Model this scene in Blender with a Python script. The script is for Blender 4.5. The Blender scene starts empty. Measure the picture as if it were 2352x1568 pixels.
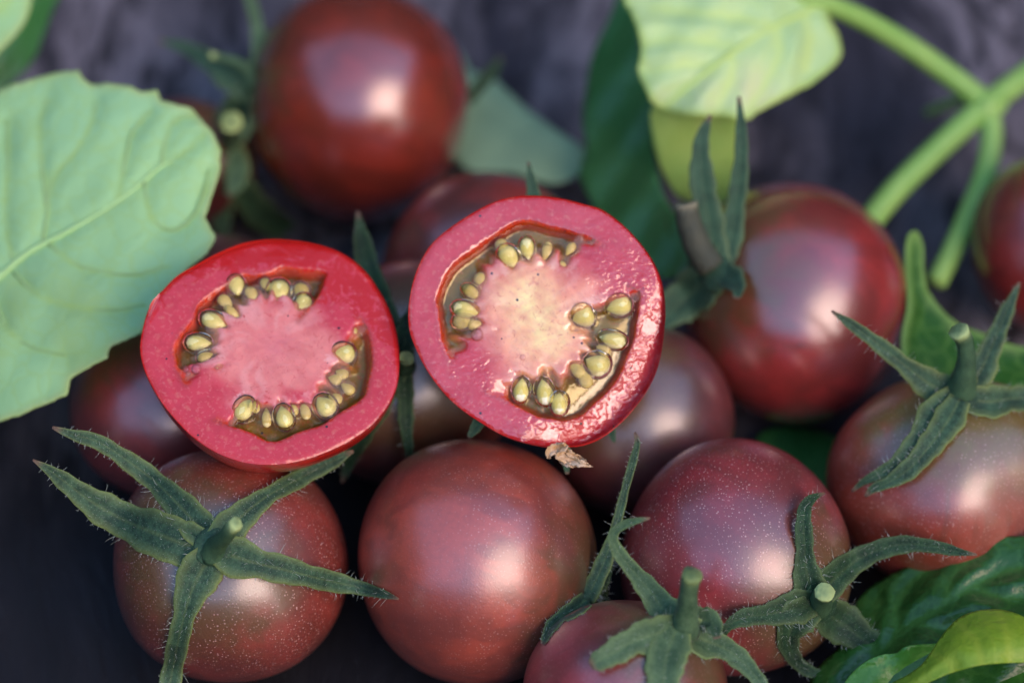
import bpy, math, random
import numpy as np
from mathutils import Vector, Matrix
from mathutils.geometry import delaunay_2d_cdt
from mathutils.bvhtree import BVHTree

random.seed(7)
rng = np.random.default_rng(11)
scene = bpy.context.scene
COL = scene.collection

# ------------------------------------------------------------------ camera
PITCH = math.radians(50)
LENS = 100.0
W0, H0 = 2352.0, 1568.0                  # measuring frame of the photograph
F = LENS / 36.0 * W0
FWD = np.array([0, math.cos(PITCH), -math.sin(PITCH)])
UP = np.array([0, math.sin(PITCH), math.cos(PITCH)])
RT = np.array([1.0, 0, 0])


def ray(x, y):
    return FWD + RT * ((x - W0 / 2) / F) - UP * ((y - H0 / 2) / F)


CAM = np.array([0, 0, 1.75]) - ray(1095, 1290) * (1.75 * F / 281)     # centimetres


def P(x, y, d):
    return CAM + ray(x, y) * d


def proj(V):
    rel = V - CAM
    d = rel @ FWD
    return W0 / 2 + F * (rel @ RT) / d, H0 / 2 - F * (rel @ UP) / d, d


def on_table(x, y, r):
    """depth and radius of a ball of apparent radius r that rests on the table"""
    q = ray(x, y)
    t = -CAM[2] / (q[2] - r / F)
    return t, r * t / F


cd = bpy.data.cameras.new("camera")
cam = bpy.data.objects.new("camera", cd)
COL.objects.link(cam)
cam.location = CAM * 0.01
cam.rotation_euler = (math.pi / 2 - PITCH, 0, 0)
cd.lens = LENS
cd.sensor_width = 36
cd.clip_start = 0.01
cd.clip_end = 50
cd.dof.use_dof = True
cd.dof.focus_distance = 0.393
cd.dof.aperture_fstop = 7.5
cd.dof.aperture_blades = 8
scene.camera = cam

# ------------------------------------------------------------------ light
SUN_DIR = Vector((0.564, -0.633, 0.525)).normalized()
SUN_EL = math.asin(SUN_DIR.z)
SUN_AZ = math.atan2(SUN_DIR.x, SUN_DIR.y)
world = bpy.data.worlds.new("World")
scene.world = world
world.use_nodes = True
wn = world.node_tree
bgn = wn.nodes.get("Background") or wn.nodes.new("ShaderNodeBackground")
sky = wn.nodes.new("ShaderNodeTexSky")
sky.sky_type = 'NISHITA'
sky.sun_disc = False
sky.sun_elevation = SUN_EL
sky.sun_rotation = SUN_AZ
sky.ozone_density = 1.8
sky.dust_density = 0.4
wn.links.new(sky.outputs[0], bgn.inputs[0])
bgn.inputs[1].default_value = 0.15
sl = bpy.data.lights.new("sun", 'SUN')
sun = bpy.data.objects.new("sun", sl)
COL.objects.link(sun)
sun.rotation_euler = SUN_DIR.to_track_quat('Z', 'Y').to_euler()
sun.location = SUN_DIR * 3
sl.energy = 0.85
sl.angle = math.radians(46)
sl.color = (1.0, 0.62, 0.38)
scene.view_settings.view_transform = 'Standard'
scene.view_settings.look = 'None'
scene.view_settings.exposure = 1.88
scene.view_settings.gamma = 1.0
scene.cycles.max_bounces = 10
scene.cycles.transparent_max_bounces = 16
scene.cycles.use_denoising = True

# ------------------------------------------------------------------ node helpers


class NM:
    def __init__(s, name):
        s.m = bpy.data.materials.new(name)
        s.m.use_nodes = True
        s.t = s.m.node_tree
        s.t.nodes.clear()
        s.out = s.t.nodes.new("ShaderNodeOutputMaterial")
        s._oc = None

    def n(s, typ, **kw):
        nd = s.t.nodes.new(typ)
        for k, v in kw.items():
            setattr(nd, k, v)
        return nd

    def put(s, sock, v):
        if hasattr(v, 'is_output'):
            s.t.links.new(v, sock)
        elif isinstance(v, (tuple, list)):
            sock.default_value = tuple(v) + (1.0,) if (len(v) == 3 and sock.type == 'RGBA') else tuple(v)
        else:
            sock.default_value = v

    def coord(s):
        if s._oc is None:
            s._oc = s.n("ShaderNodeTexCoord").outputs['Object']
        return s._oc

    def scaled(s, v, sc):
        nd = s.n("ShaderNodeVectorMath", operation='MULTIPLY')
        s.put(nd.inputs[0], v)
        nd.inputs[1].default_value = sc if isinstance(sc, tuple) else (sc, sc, sc)
        return nd.outputs[0]

    def noise(s, vec, scale, detail=3, rough=.5, dist=0.0, color=False):
        nd = s.n("ShaderNodeTexNoise")
        s.put(nd.inputs['Vector'], vec)
        nd.inputs['Scale'].default_value = scale
        nd.inputs['Detail'].default_value = detail
        nd.inputs['Roughness'].default_value = rough
        nd.inputs['Distortion'].default_value = dist
        return nd.outputs['Color' if color else 'Fac']

    def noise_warp(s, v):
        nd = s.n("ShaderNodeVectorMath", operation='ADD')
        s.put(nd.inputs[0], v)
        s.put(nd.inputs[1], s.scaled(s.noise(v, 14, 2, .5, color=True), .03))
        return nd.outputs[0]

    def voro(s, vec, scale, out='Distance', rand=1.0, feature='F1'):
        nd = s.n("ShaderNodeTexVoronoi", feature=feature)
        s.put(nd.inputs['Vector'], vec)
        nd.inputs['Scale'].default_value = scale
        nd.inputs['Randomness'].default_value = rand
        return nd.outputs[out]

    def ma(s, op, a, b=0.0, c=None, clamp=False):
        nd = s.n("ShaderNodeMath", operation=op, use_clamp=clamp)
        s.put(nd.inputs[0], a)
        s.put(nd.inputs[1], b)
        if c is not None:
            s.put(nd.inputs[2], c)
        return nd.outputs[0]

    def step(s, v, lo, hi, a=0.0, b=1.0):
        nd = s.n("ShaderNodeMapRange", interpolation_type='SMOOTHSTEP')
        s.put(nd.inputs[0], v)
        nd.inputs[1].default_value = lo
        nd.inputs[2].default_value = hi
        nd.inputs[3].default_value = a
        nd.inputs[4].default_value = b
        return nd.outputs[0]

    def mix(s, f, a, b, blend='MIX'):
        nd = s.n("ShaderNodeMix", data_type='RGBA', blend_type=blend)
        s.put(nd.inputs[0], f)
        s.put(nd.inputs[6], a)
        s.put(nd.inputs[7], b)
        return nd.outputs[2]

    def attr(s, name, out='Fac'):
        nd = s.n("ShaderNodeAttribute", attribute_name=name)
        return nd.outputs[out]

    def sep(s, v):
        nd = s.n("ShaderNodeSeparateXYZ")
        s.put(nd.inputs[0], v)
        return nd.outputs

    def bump(s, h, strength, dist, normal=None):
        nd = s.n("ShaderNodeBump")
        nd.inputs['Strength'].default_value = strength
        nd.inputs['Distance'].default_value = dist
        s.put(nd.inputs['Height'], h)
        if normal is not None:
            s.put(nd.inputs['Normal'], normal)
        return nd.outputs[0]

    def bsdf(s, **kw):
        nd = s.n("ShaderNodeBsdfPrincipled")
        for k, v in kw.items():
            s.put(nd.inputs[k.replace('_', ' ')], v)
        return nd

    def finish(s, shader):
        s.t.links.new(shader, s.out.inputs[0])
        return s.m


PIG = 0.84


def fruit_mat(name, red, dark, shoulder, R, specks=1.0, sh=(0.45, 0.95), streak=0.5, rough=0.38, seed=0.0):
    red, dark, shoulder = [tuple(q * k for q in c) for c, k in ((red, PIG), (dark, PIG * .72), (shoulder, PIG))]
    m = NM(name)
    v0 = m.coord()
    v = m.scaled(v0, 100.0 / R)
    ofs = m.n("ShaderNodeVectorMath", operation='ADD')
    m.put(ofs.inputs[0], v)
    ofs.inputs[1].default_value = (seed * 3.1, seed * 1.7, seed * 2.3)
    vo = ofs.outputs[0]
    z = m.sep(v)[2]
    blot = m.noise(vo, 1.6, 3, .5, 0.3)
    st = m.noise(m.scaled(vo, (3.2, 3.2, 0.45)), 1.6, 2, .5, 0.4)
    f1 = m.step(blot, .35, .68)
    f2 = m.ma('MULTIPLY', m.step(st, .42, .66), streak)
    c = m.mix(m.ma('MAXIMUM', m.ma('MULTIPLY', f1, 0.75), f2), red, dark)
    zz = m.ma('ADD', z, m.ma('MULTIPLY', m.ma('SUBTRACT', st, .5), .5))
    c = m.mix(m.step(zz, sh[0], sh[1]), c, shoulder)
    fine = m.noise(vo, 22, 2, .6)
    c = m.mix(m.step(fine, .35, .75, 0, .22), c, dark)
    kw = {}
    sp_h = None
    if specks > 0:
        d = m.voro(vo, 36.0)
        ccol = m.sep(m.voro(vo, 36.0, 'Color'))[0]
        size = m.ma('MULTIPLY_ADD', ccol, .18, .18)
        dot = m.ma('SUBTRACT', 1.0, m.ma('DIVIDE', d, size), clamp=True)
        dot = m.step(dot, 0.0, 0.6)
        dens = m.step(m.noise(vo, 1.3, 1), .3, .6, .35, 1.0)
        dotf = m.ma('MULTIPLY', m.ma('MULTIPLY', dot, dens), specks * .60)
        c = m.mix(dotf, c, (0.66, 0.40, 0.34))
        sp_h = dot
    dust = m.step(m.voro(vo, 7.0), .035, .02)
    c = m.mix(m.ma('MULTIPLY', dust, .5 * min(1, specks)), c, (0.7, .6, .55))
    bn = m.bump(m.noise(vo, 60, 2, .6), 0.10, 0.0004)
    if sp_h is not None:
        bn = m.bump(sp_h, 0.12 * specks, 0.0004, bn)
    b = m.bsdf(Base_Color=c, Roughness=rough, Specular_IOR_Level=1.0, Coat_Weight=1.0, Coat_Roughness=0.25,
               Normal=bn)
    b.inputs['Subsurface Weight'].default_value = 0.12
    b.inputs['Subsurface Radius'].default_value = (1.0, .25, .1)
    b.inputs['Subsurface Scale'].default_value = 0.003
    return m.finish(b.outputs[0])


def sepal_mat(name, base, pale, dark, edge_amt=.7):
    m = NM(name)
    v = m.coord()
    a = m.ma('ADD', m.ma('MULTIPLY', m.noise(v, 350, 3, .6), .55), m.ma('MULTIPLY', m.noise(v, 1900, 3, .7), .45))
    c = m.mix(m.step(a, .36, .62), base, dark)
    c = m.mix(m.ma('MULTIPLY', m.attr('edge'), edge_amt), c, pale)
    d = m.voro(v, 3600)
    c = m.mix(m.ma('MULTIPLY', m.step(d, .22, .08), .45), c, (0.42, .48, .36))
    c = m.mix(m.attr('tipdry'), c, (0.16, .09, .06))
    bn = m.bump(m.noise(v, 2200, 3, .6), .45, 0.0004)
    b = m.bsdf(Base_Color=c, Roughness=.62, Specular_IOR_Level=.22, Sheen_Weight=.06, Sheen_Roughness=.4, Normal=bn)
    return m.finish(b.outputs[0])


def leaf_mat(name, base, alt, vein, blotch, rough=.5, trans=.25, blotch_amt=.5, bump=.4, scale=60, spec=.4, edge=None):
    m = NM(name)
    v = m.coord()
    a = m.noise(v, scale, 3, .5, .4)
    c = m.mix(m.step(a, .3, .7), base, alt)
    b_ = m.noise(v, scale * .55, 3, .55, .2)
    c = m.mix(m.ma('MULTIPLY', m.step(b_, .54, .74), blotch_amt), c, blotch)
    c = m.mix(m.ma('MULTIPLY', m.step(m.noise(v, scale * 12, 2, .6), .35, .7), .18), c, alt)
    c = m.mix(m.ma('MULTIPLY', m.attr('vein'), .8), c, vein)
    if edge:
        c = m.mix(m.ma('MULTIPLY', m.attr('edge'), .85), c, edge)
    vj = m.n("ShaderNodeVectorMath", operation='ADD')
    m.put(vj.inputs[0], v)
    m.put(vj.inputs[1], m.scaled(m.noise(v, 260, 2, .5, color=True), .004))
    net = m.voro(vj.outputs[0], 300, feature='DISTANCE_TO_EDGE')
    line = m.step(net, .10, .02)
    c = m.mix(m.ma('MULTIPLY', line, .28), c, vein)
    bn = m.bump(m.noise(v, scale * 9, 3, .6), bump, 0.0006)
    bn = m.bump(m.step(net, .0, .35), .25, 0.0002, bn)
    b = m.bsdf(Base_Color=c, Roughness=rough, Specular_IOR_Level=spec, Normal=bn)
    tr = m.n("ShaderNodeBsdfTranslucent")
    m.put(tr.inputs[0], m.mix(.5, c, vein))
    ms = m.n("ShaderNodeMixShader")
    ms.inputs[0].default_value = trans
    m.t.links.new(b.outputs[0], ms.inputs[1])
    m.t.links.new(tr.outputs[0], ms.inputs[2])
    return m.finish(ms.outputs[0])


def simple_mat(name, c1, c2, scale, rough=.5, bump=.2, spec=.4, attr=None, c3=None):
    m = NM(name)
    v = m.coord()
    c = m.mix(m.step(m.noise(v, scale, 4, .6), .3, .7), c1, c2)
    if attr:
        c = m.mix(m.attr(attr), c, c3)
    bn = m.bump(m.noise(v, scale * 4, 3, .6), bump, 0.0005)
    return m.finish(m.bsdf(Base_Color=c, Roughness=rough, Specular_IOR_Level=spec, Normal=bn).outputs[0])


def wood_mat():
    m = NM("weathered_wood")
    v = m.coord()
    g = m.scaled(m.noise_warp(v), (1.0, 0.22, 1.0))
    n1 = m.noise(g, 260, 5, .65, .4)
    n2 = m.noise(g, 60, 4, .6, .6)
    n3 = m.noise(v, 9, 3, .5, .3)
    n4 = m.noise(m.scaled(v, (1, .35, 1)), 130, 3, .6, .8)
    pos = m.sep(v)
    # paler towards the far right of the board, darker along the near left
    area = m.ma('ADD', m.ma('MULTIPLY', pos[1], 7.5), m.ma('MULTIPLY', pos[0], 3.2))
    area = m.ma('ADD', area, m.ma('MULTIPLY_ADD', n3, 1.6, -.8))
    far_pale = m.step(area, -.02, .60)
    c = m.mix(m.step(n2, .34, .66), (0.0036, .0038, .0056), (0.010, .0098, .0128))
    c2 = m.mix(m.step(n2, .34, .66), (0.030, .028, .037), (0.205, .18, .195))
    c = m.mix(far_pale, c, c2)
    c = m.mix(m.step(n1, .54, .36, 0, .85), c, (0.006, .006, .009))
    c = m.mix(m.step(n4, .60, .68, 0, .8), c, (0.008, .007, .009))
    c = m.mix(m.step(m.voro(v, 700), .10, .05, 0, .4), c, (.10, .10, .11))
    h = m.ma('ADD', m.ma('MULTIPLY', n1, .7), m.ma('MULTIPLY', n2, .6))
    bn = m.bump(h, .7, 0.0012)
    return m.finish(m.bsdf(Base_Color=c, Roughness=.62, Specular_IOR_Level=.35, Normal=bn).outputs[0])


# ------------------------------------------------------------------ mesh helpers
WLOC = {}


def link(o, parent, wloc):
    COL.objects.link(o)
    WLOC[o.name] = np.array(wloc, float)
    if parent is not None:
        o.parent = parent
        o.location = (np.array(wloc) - WLOC[parent.name]) * 0.01
    else:
        o.location = np.array(wloc) * 0.01
    return o


def empty(name, wloc):
    o = bpy.data.objects.new(name, None)
    o.empty_display_size = 0.01
    return link(o, None, wloc)


def mk(name, V, faces, mat, parent=None, origin=None, rot=None, attrs=None, smooth=True):
    """V world centimetres; local axes = columns of rot"""
    V = np.asarray(V, float)
    if origin is None:
        origin = V.mean(0)
    L = (V - origin)
    if rot is not None:
        L = L @ rot
    me = bpy.data.meshes.new(name)
    me.from_pydata((L * 0.01).tolist(), [], faces)
    me.materials.append(mat)
    if smooth:
        me.polygons.foreach_set('use_smooth', [True] * len(me.polygons))
    for k, a in (attrs or {}).items():
        a = np.asarray(a, float)
        if a.ndim == 1:
            at = me.attributes.new(k, 'FLOAT', 'POINT')
            at.data.foreach_set('value', a.astype(np.float32))
        else:
            at = me.attributes.new(k, 'FLOAT_COLOR', 'POINT')
            at.data.foreach_set('color', np.c_[a, np.ones(len(a))].astype(np.float32).ravel())
    me.update()
    o = bpy.data.objects.new(name, me)
    link(o, parent, origin)
    if rot is not None:
        o.rotation_euler = Matrix(rot.tolist()).to_euler()
    return o


def tag(o, label, cat, group=None, kind=None):
    o['label'] = label
    if cat:
        o['category'] = cat
    if group:
        o['group'] = group
    if kind:
        o['kind'] = kind
    return o


def catmull(pts, n, closed=False):
    p = np.asarray(pts, float)
    if closed:
        q = np.vstack([p[-1], p, p[0], p[1]])
        segs = len(p)
    else:
        q = np.vstack([2 * p[0] - p[1], p, 2 * p[-1] - p[-2]])
        segs = len(p) - 1
    d = np.sqrt(np.linalg.norm(np.diff(q[:, :2], axis=0), axis=1)) + 1e-9   # centripetal
    out = []
    ts = np.linspace(0, segs, n, endpoint=not closed)
    for t in ts:
        i = min(int(t), segs - 1)
        u = t - i
        p0, p1, p2, p3 = q[i:i + 4]
        d0, d1, d2 = d[i:i + 3]
        m1 = d1 * ((p1 - p0) / d0 - (p2 - p0) / (d0 + d1) + (p2 - p1) / d1)
        m2 = d1 * ((p2 - p1) / d1 - (p3 - p1) / (d1 + d2) + (p3 - p2) / d2)
        h = u * u
        k = h * u
        out.append((2 * k - 3 * h + 1) * p1 + (k - 2 * h + u) * m1 + (-2 * k + 3 * h) * p2 + (k - h) * m2)
    return np.array(out)


def even(pts, n):
    p = np.asarray(pts, float)
    s = np.r_[0, np.cumsum(np.linalg.norm(np.diff(p[:, :2], axis=0), axis=1))]
    t = np.linspace(0, s[-1], n)
    return np.stack([np.interp(t, s, p[:, k]) for k in range(p.shape[1])], 1)


def unit(a):
    return a / (np.linalg.norm(a, axis=-1, keepdims=True) + 1e-12)


def smooth01(t):
    t = np.clip(t, 0, 1)
    return t * t * (3 - 2 * t)


def seg_dist(pts, poly, closed=False):
    pts = np.asarray(pts, float)
    q = np.asarray(poly, float)
    if closed:
        q = np.vstack([q, q[:1]])
    best = np.full(len(pts), 1e9)
    for a, b in zip(q[:-1], q[1:]):
        ab = b - a
        t = np.clip(((pts - a) @ ab) / (ab @ ab + 1e-12), 0, 1)
        best = np.minimum(best, np.linalg.norm(pts - a - t[:, None] * ab, axis=1))
    return best


def inside(pts, poly):
    x, y = pts[:, 0], pts[:, 1]
    q = np.asarray(poly)
    r = np.zeros(len(pts), bool)
    j = len(q) - 1
    for i in range(len(q)):
        xi, yi = q[i]
        xj, yj = q[j]
        c = ((yi > y) != (yj > y)) & (x < (xj - xi) * (y - yi) / (yj - yi + 1e-12) + xi)
        r ^= c
        j = i
    return r


def cdt(outline, extra_lines, spacing, margin=.35, jitter=.25):
    """constrained triangulation inside outline -> (points, triangles)"""
    out = np.asarray(outline, float)
    pts = [tuple(p) for p in out]
    n = len(pts)
    edges = [(i, (i + 1) % n) for i in range(n)]
    for ln, closed in extra_lines:
        s = len(pts)
        pts += [tuple(p) for p in ln]
        k = len(ln)
        edges += [(s + i, s + i + 1) for i in range(k - 1)] + ([(s + k - 1, s)] if closed else [])
    lo, hi = out.min(0), out.max(0)
    gx = np.arange(lo[0], hi[0], spacing)
    gy = np.arange(lo[1], hi[1], spacing * .87)
    X, Y = np.meshgrid(gx, gy)
    X[1::2] += spacing / 2
    g = np.c_[X.ravel(), Y.ravel()] + rng.uniform(-jitter, jitter, (X.size, 2)) * spacing
    g = g[inside(g, out)]
    keep = seg_dist(g, out, True) > spacing * margin
    for ln, closed in extra_lines:
        keep &= seg_dist(g, ln, closed) > spacing * margin
    pts += [tuple(p) for p in g[keep]]
    r = delaunay_2d_cdt([Vector(p) for p in pts], edges, [list(range(n))], 1, 1e-7)
    Q = np.array([(p.x, p.y) for p in r[0]])
    T = np.array([f for f in r[2] if len(f) == 3])
    a, b, c = Q[T[:, 0]], Q[T[:, 1]], Q[T[:, 2]]
    ar = (b[:, 0] - a[:, 0]) * (c[:, 1] - a[:, 1]) - (b[:, 1] - a[:, 1]) * (c[:, 0] - a[:, 0])
    T[ar < 0] = T[ar < 0][:, ::-1]
    return Q, T


def tube(pts, radii, seg=10, cap=.3):
    """closed tube through world points -> V, F, t along"""
    p = np.asarray(pts, float)
    r = np.asarray(radii, float)
    n = len(p)
    tan = unit(np.gradient(p, axis=0))
    a = np.cross(tan[0], [0.3, 0.5, 0.8])
    V, t = [], []
    for i in range(n):
        a = a - tan[i] * (a @ tan[i])
        a = a / np.linalg.norm(a)
        b = np.cross(tan[i], a)
        for k in range(seg):
            w = 2 * math.pi * k / seg
            V.append(p[i] + (a * math.cos(w) + b * math.sin(w)) * r[i])
            t.append(i / (n - 1))
    Fc = []
    for i in range(n - 1):
        for k in range(seg):
            k2 = (k + 1) % seg
            Fc.append((i * seg + k, i * seg + k2, (i + 1) * seg + k2, (i + 1) * seg + k))
    V += [p[0] - tan[0] * r[0] * .3, p[-1] + tan[-1] * r[-1] * cap]
    t += [0, 1]
    c0, c1 = len(V) - 2, len(V) - 1
    for k in range(seg):
        k2 = (k + 1) % seg
        Fc.append((c0, k2, k))
        Fc.append((c1, (n - 1) * seg + k, (n - 1) * seg + k2))
    return np.array(V), Fc, np.array(t)


def join(meshes):
    V, Fc, o = [], [], 0
    for v, f in meshes:
        V.append(v)
        Fc += [tuple(i + o for i in q) for q in f]
        o += len(v)
    return np.vstack(V), Fc


# ------------------------------------------------------------------ table
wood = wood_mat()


def table():
    x0, x1, y0, y1, t = -45, 45, -30, 50, 3.5
    e = .4
    V, Fc = [], []
    prof = [(0, -t), (0, -e), (e * .3, -e * .3), (e, 0)]
    for ins, z in prof:
        V += [(x0 + ins, y0 + ins, z), (x1 - ins, y0 + ins, z), (x1 - ins, y1 - ins, z), (x0 + ins, y1 - ins, z)]
    for k in range(len(prof) - 1):
        for i in range(4):
            j = (i + 1) % 4
            Fc.append((k * 4 + i, k * 4 + j, k * 4 + 4 + j, k * 4 + 4 + i))
    n = len(prof) * 4
    Fc += [(3, 2, 1, 0), (n - 4, n - 3, n - 2, n - 1)]
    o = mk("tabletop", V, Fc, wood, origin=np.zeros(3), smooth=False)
    tag(o, "dark weathered grey wooden tabletop under the tomatoes", None, kind='structure')


table()

# ------------------------------------------------------------------ unseen board screens, added to block low sky from the reflections
BOARDS = simple_mat("dark_boards", (.030, .024, .020), (.050, .040, .032), 12, .75, .4, .2)


def boards(name, label, cat, x, y, ang, n, z1):
    """a row of upright boards starting at x, y and running along the direction ang"""
    ux, uy = math.cos(ang), math.sin(ang)
    r = empty(name, (x, y, -75))
    tag(r, label, None, kind='structure')
    w, first = 14.0, None
    for i in range(n):
        if first is None:
            b = .6
            prof = [(.15, 3), (.15, b), (.15 + b, 0), (w - .15 - b, 0), (w - .15, b), (w - .15, 3)]
            V = [(x + ux * p - uy * q, y + uy * p + ux * q, z) for z in (-75, z1) for p, q in prof]
            Fc = [(k, (k + 1) % 6, 6 + (k + 1) % 6, 6 + k) for k in range(6)] + [(5, 4, 3, 2, 1, 0), (6, 7, 8, 9, 10, 11)]
            first = mk("board", V, Fc, BOARDS, r, smooth=False)
        else:
            o = first.copy()
            COL.objects.link(o)
            o.location.x += i * w * .01 * ux
            o.location.y += i * w * .01 * uy


boards("sky_block_wall", "tall unseen board wall added to block the sky behind the table", "wall", -182, 110, 0, 26, 200)
boards("sky_block_screen", "unseen dark board screen added to block low sky at the left", "fence", -150, -115, math.pi / 2, 16, 115)
boards("sky_block_screen", "low unseen board screen added to block low sky at the near side", "fence", 182, -150, math.pi, 26, 85)
boards("sky_block_screen", "unseen dark board screen added to block low sky at the right", "fence", 150, 109, -math.pi / 2, 16, 105)

# ------------------------------------------------------------------ whole tomatoes
GRP = "whole dark cherry tomatoes in the heap"
RED = (0.34, 0.040, 0.032)
DRK = (0.085, 0.026, 0.020)
OLV = (0.15, 0.075, 0.026)


class Tom:
    pass


TOM = {}


def tomato(key, x, y, rx, ry, label, stem, red=RED, dark=DRK, olive=OLV, lift=0.0, lobes=(4, .012), lump=.026, tilt=0.0,
           rz=None, dim=.05, **mk_kw):
    """x, y, rx, ry: apparent ellipse; stem: apparent position of the stem end (or 3-vector in camera axes)"""
    T = Tom()
    r = math.sqrt(rx * ry) if rz is None else rz
    d, R = on_table(x, y, ry if rz is None else rz)
    if lift:
        d -= lift
        R = (math.sqrt(rx * ry)) * d / F
    T.x, T.y, T.rx, T.ry, T.d = x, y, rx, ry, d
    T.c = P(x, y, d)
    ex, ey = rx * d / F, ry * d / F
    ez = (ex + ey) / 2 if rz is None else rz * d / F
    T.R, T.ez = math.sqrt(ex * ey), ez
    if len(stem) == 2:
        a, b = (stem[0] - x) / rx, (stem[1] - y) / ry
        q = math.hypot(a, b)
        if q > .985:
            a, b, q = a / q * .985, b / q * .985, .985
        s = RT * a - UP * b - FWD * math.sqrt(1 - q * q)
    else:
        s = RT * stem[0] + UP * stem[1] - FWD * stem[2]
    T.s = s = unit(s)
    e1 = unit(np.cross(s, [0.13, .97, .2]))
    e2 = np.cross(s, e1)
    M = np.stack([e1, e2, s], 1)
    nt, npz = 72, 108
    th = np.linspace(0, math.pi, nt + 1)[1:-1]
    ph = np.linspace(0, 2 * math.pi, npz, endpoint=False)
    TH, PH = np.meshgrid(th, ph, indexing='ij')
    D = np.stack([np.sin(TH) * np.cos(PH), np.sin(TH) * np.sin(PH), np.cos(TH)], -1).reshape(-1, 3)
    D = np.vstack([D, [[0, 0, 1], [0, 0, -1]]])
    tht = np.r_[TH.ravel(), 0, math.pi]
    pht = np.r_[PH.ravel(), 0, 0]
    Wd = D @ M.T
    cr, sr = math.cos(tilt), math.sin(tilt)
    A = RT * cr + UP * sr
    B = -RT * sr + UP * cr
    rad = 1 / np.sqrt(((Wd @ A) / ex) ** 2 + ((Wd @ B) / ey) ** 2 + ((Wd @ FWD) / ez) ** 2)
    k = 1 - dim * np.exp(-(tht / .24) ** 2) - .012 * np.exp(-((math.pi - tht) / .12) ** 2)
    if lobes[0]:
        k += lobes[1] * np.cos(lobes[0] * pht + lobes[0] * x) * np.sin(tht) ** 2 * np.clip(np.cos(tht) + .55, 0, 1)
    f1, f2, f3 = rng.uniform(0, 6, 3)
    k += lump * (np.sin(2.1 * Wd[:, 0] * 1.3 + f1) * np.sin(1.9 * Wd[:, 1] + f2) + .6 * np.sin(3.3 * Wd[:, 2] + 2 * Wd[:, 0] + f3))
    V = T.c + Wd * (rad * k)[:, None]
    Fc = []
    for i in range(nt - 2):
        for j in range(npz):
            j2 = (j + 1) % npz
            Fc.append((i * npz + j, (i + 1) * npz + j, (i + 1) * npz + j2, i * npz + j2))
    t0, t1 = len(V) - 2, len(V) - 1
    for j in range(npz):
        j2 = (j + 1) % npz
        Fc.append((t0, j, j2))
        Fc.append((t1, (nt - 2) * npz + j2, (nt - 2) * npz + j))
    T.bvh = BVHTree.FromPolygons([Vector(v) for v in V], Fc)
    T.root = empty("cherry_tomato", (T.c[0], T.c[1], T.c[2] - T.R))
    tag(T.root, label, "tomato", GRP)
    mat = fruit_mat("tomato_skin_" + key, red, dark, olive, T.R, seed=len(TOM) + 1.0, **mk_kw)
    mk("fruit", V, Fc, mat, T.root, origin=T.c, rot=M)
    TOM[key] = T
    return T


def Dsurf(T, x, y, clampr=.94):
    rho2 = ((x - T.x) / T.rx) ** 2 + ((y - T.y) / T.ry) ** 2
    return T.d - T.ez * np.sqrt(np.clip(1 - np.minimum(rho2, clampr), 0, 1)), rho2


def hit(T, x, y):
    out = np.full(len(x), 1e9)
    for i, (a, b) in enumerate(zip(x, y)):
        q = ray(a, b)
        n = np.linalg.norm(q)
        r = T.bvh.ray_cast(Vector(CAM), Vector(q / n), 200.0)
        if r[3] is not None:
            out[i] = r[3] / n
    return out


tomato('back', 822, 236, 256, 272, "large blurred tomato at the back with a green stem on its left shoulder", (572, 190),
       red=(.33, .036, .018), dark=(.17, .032, .018), specks=0, rough=.26, sh=(.6, 1.1), lump=.02)
tomato('behind', 1108, 620, 236, 221, "red tomato wedged under the big back tomato behind the upright cut half", (.1, .5, -.85), lift=.25,
       red=(.34, .035, .028), specks=0)
tomato('between', 935, 858, 258, 258, "dark tomato between the two cut halves with its stalk end facing out", (927, 838),
       red=(.22, .042, .034), dark=(.10, .030, .024), specks=.3, lift=.1)
tomato('beside', 1474, 968, 216, 222, "dusky purple tomato lying behind the right edge of the larger cut half", (1400, 880),
       red=(.19, .042, .042), dark=(.10, .032, .030), specks=.15)
tomato('right', 1828, 697, 258, 282, "tomato at right with upright sepals spread over its left side", (1640, 612),
       red=(.40, .040, .034), dark=(.21, .036, .028), specks=0, sh=(.5, 1.05), lump=.02, rough=.26)
tomato('edge', 2428, 560, 197, 215, "deep red tomato cut off by the right edge beyond the stems", (.2, .6, -.75),
       red=(.32, .026, .018), dark=(.18, .022, .016), specks=0)
tomato('front_right', 1687, 1288, 266, 272, "speckled rosy tomato with a star calyx at its lower right and a round cut stalk", (1885, 1378),
       red=(.38, .042, .046), dark=(.20, .038, .034), specks=.95, dim=.09)
tomato('bottom', 1440, 1606, 236, 236, "tomato cut off by the bottom edge under a pale calyx with an upright stalk", (1560, 1440), lift=.45,
       red=(.40, .048, .056), dark=(.24, .042, .04), specks=.6)
tomato('olive', 2180, 1105, 283, 248, "olive shouldered oval tomato with a forked calyx beside the green leaf", (2205, 905), rz=250,
       red=(.38, .056, .030), dark=(.22, .056, .026), olive=(.20, .14, .024), specks=.85, sh=(.35, .92), lobes=(5, .030), rough=.38)
tomato('front', 1095, 1290, 281, 285, "plump smooth tomato in front below both cut halves", (1368, 1365),
       red=(.52, .085, .045), dark=(.22, .052, .038), specks=.55, streak=.55, tilt=.3, lump=.024)
tomato('front_left', 530, 1300, 273, 271, "speckled tomato at lower left wearing a wide star calyx", (489, 1262),
       red=(.35, .052, .036), dark=(.17, .046, .030), specks=1.2)
tomato('left', 378, 938, 217, 217, "tomato half hidden beneath the large pale leaf at left", (200, 700),
       red=(.36, .040, .034), dark=(.20, .036, .034), specks=.25)
tomato('hidden', 425, 385, 160, 158, "dark red tomato almost hidden behind the tip of the large pale leaf", (555, 320),
       red=(.16, .016, .014), dark=(.09, .014, .012), specks=0)
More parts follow.
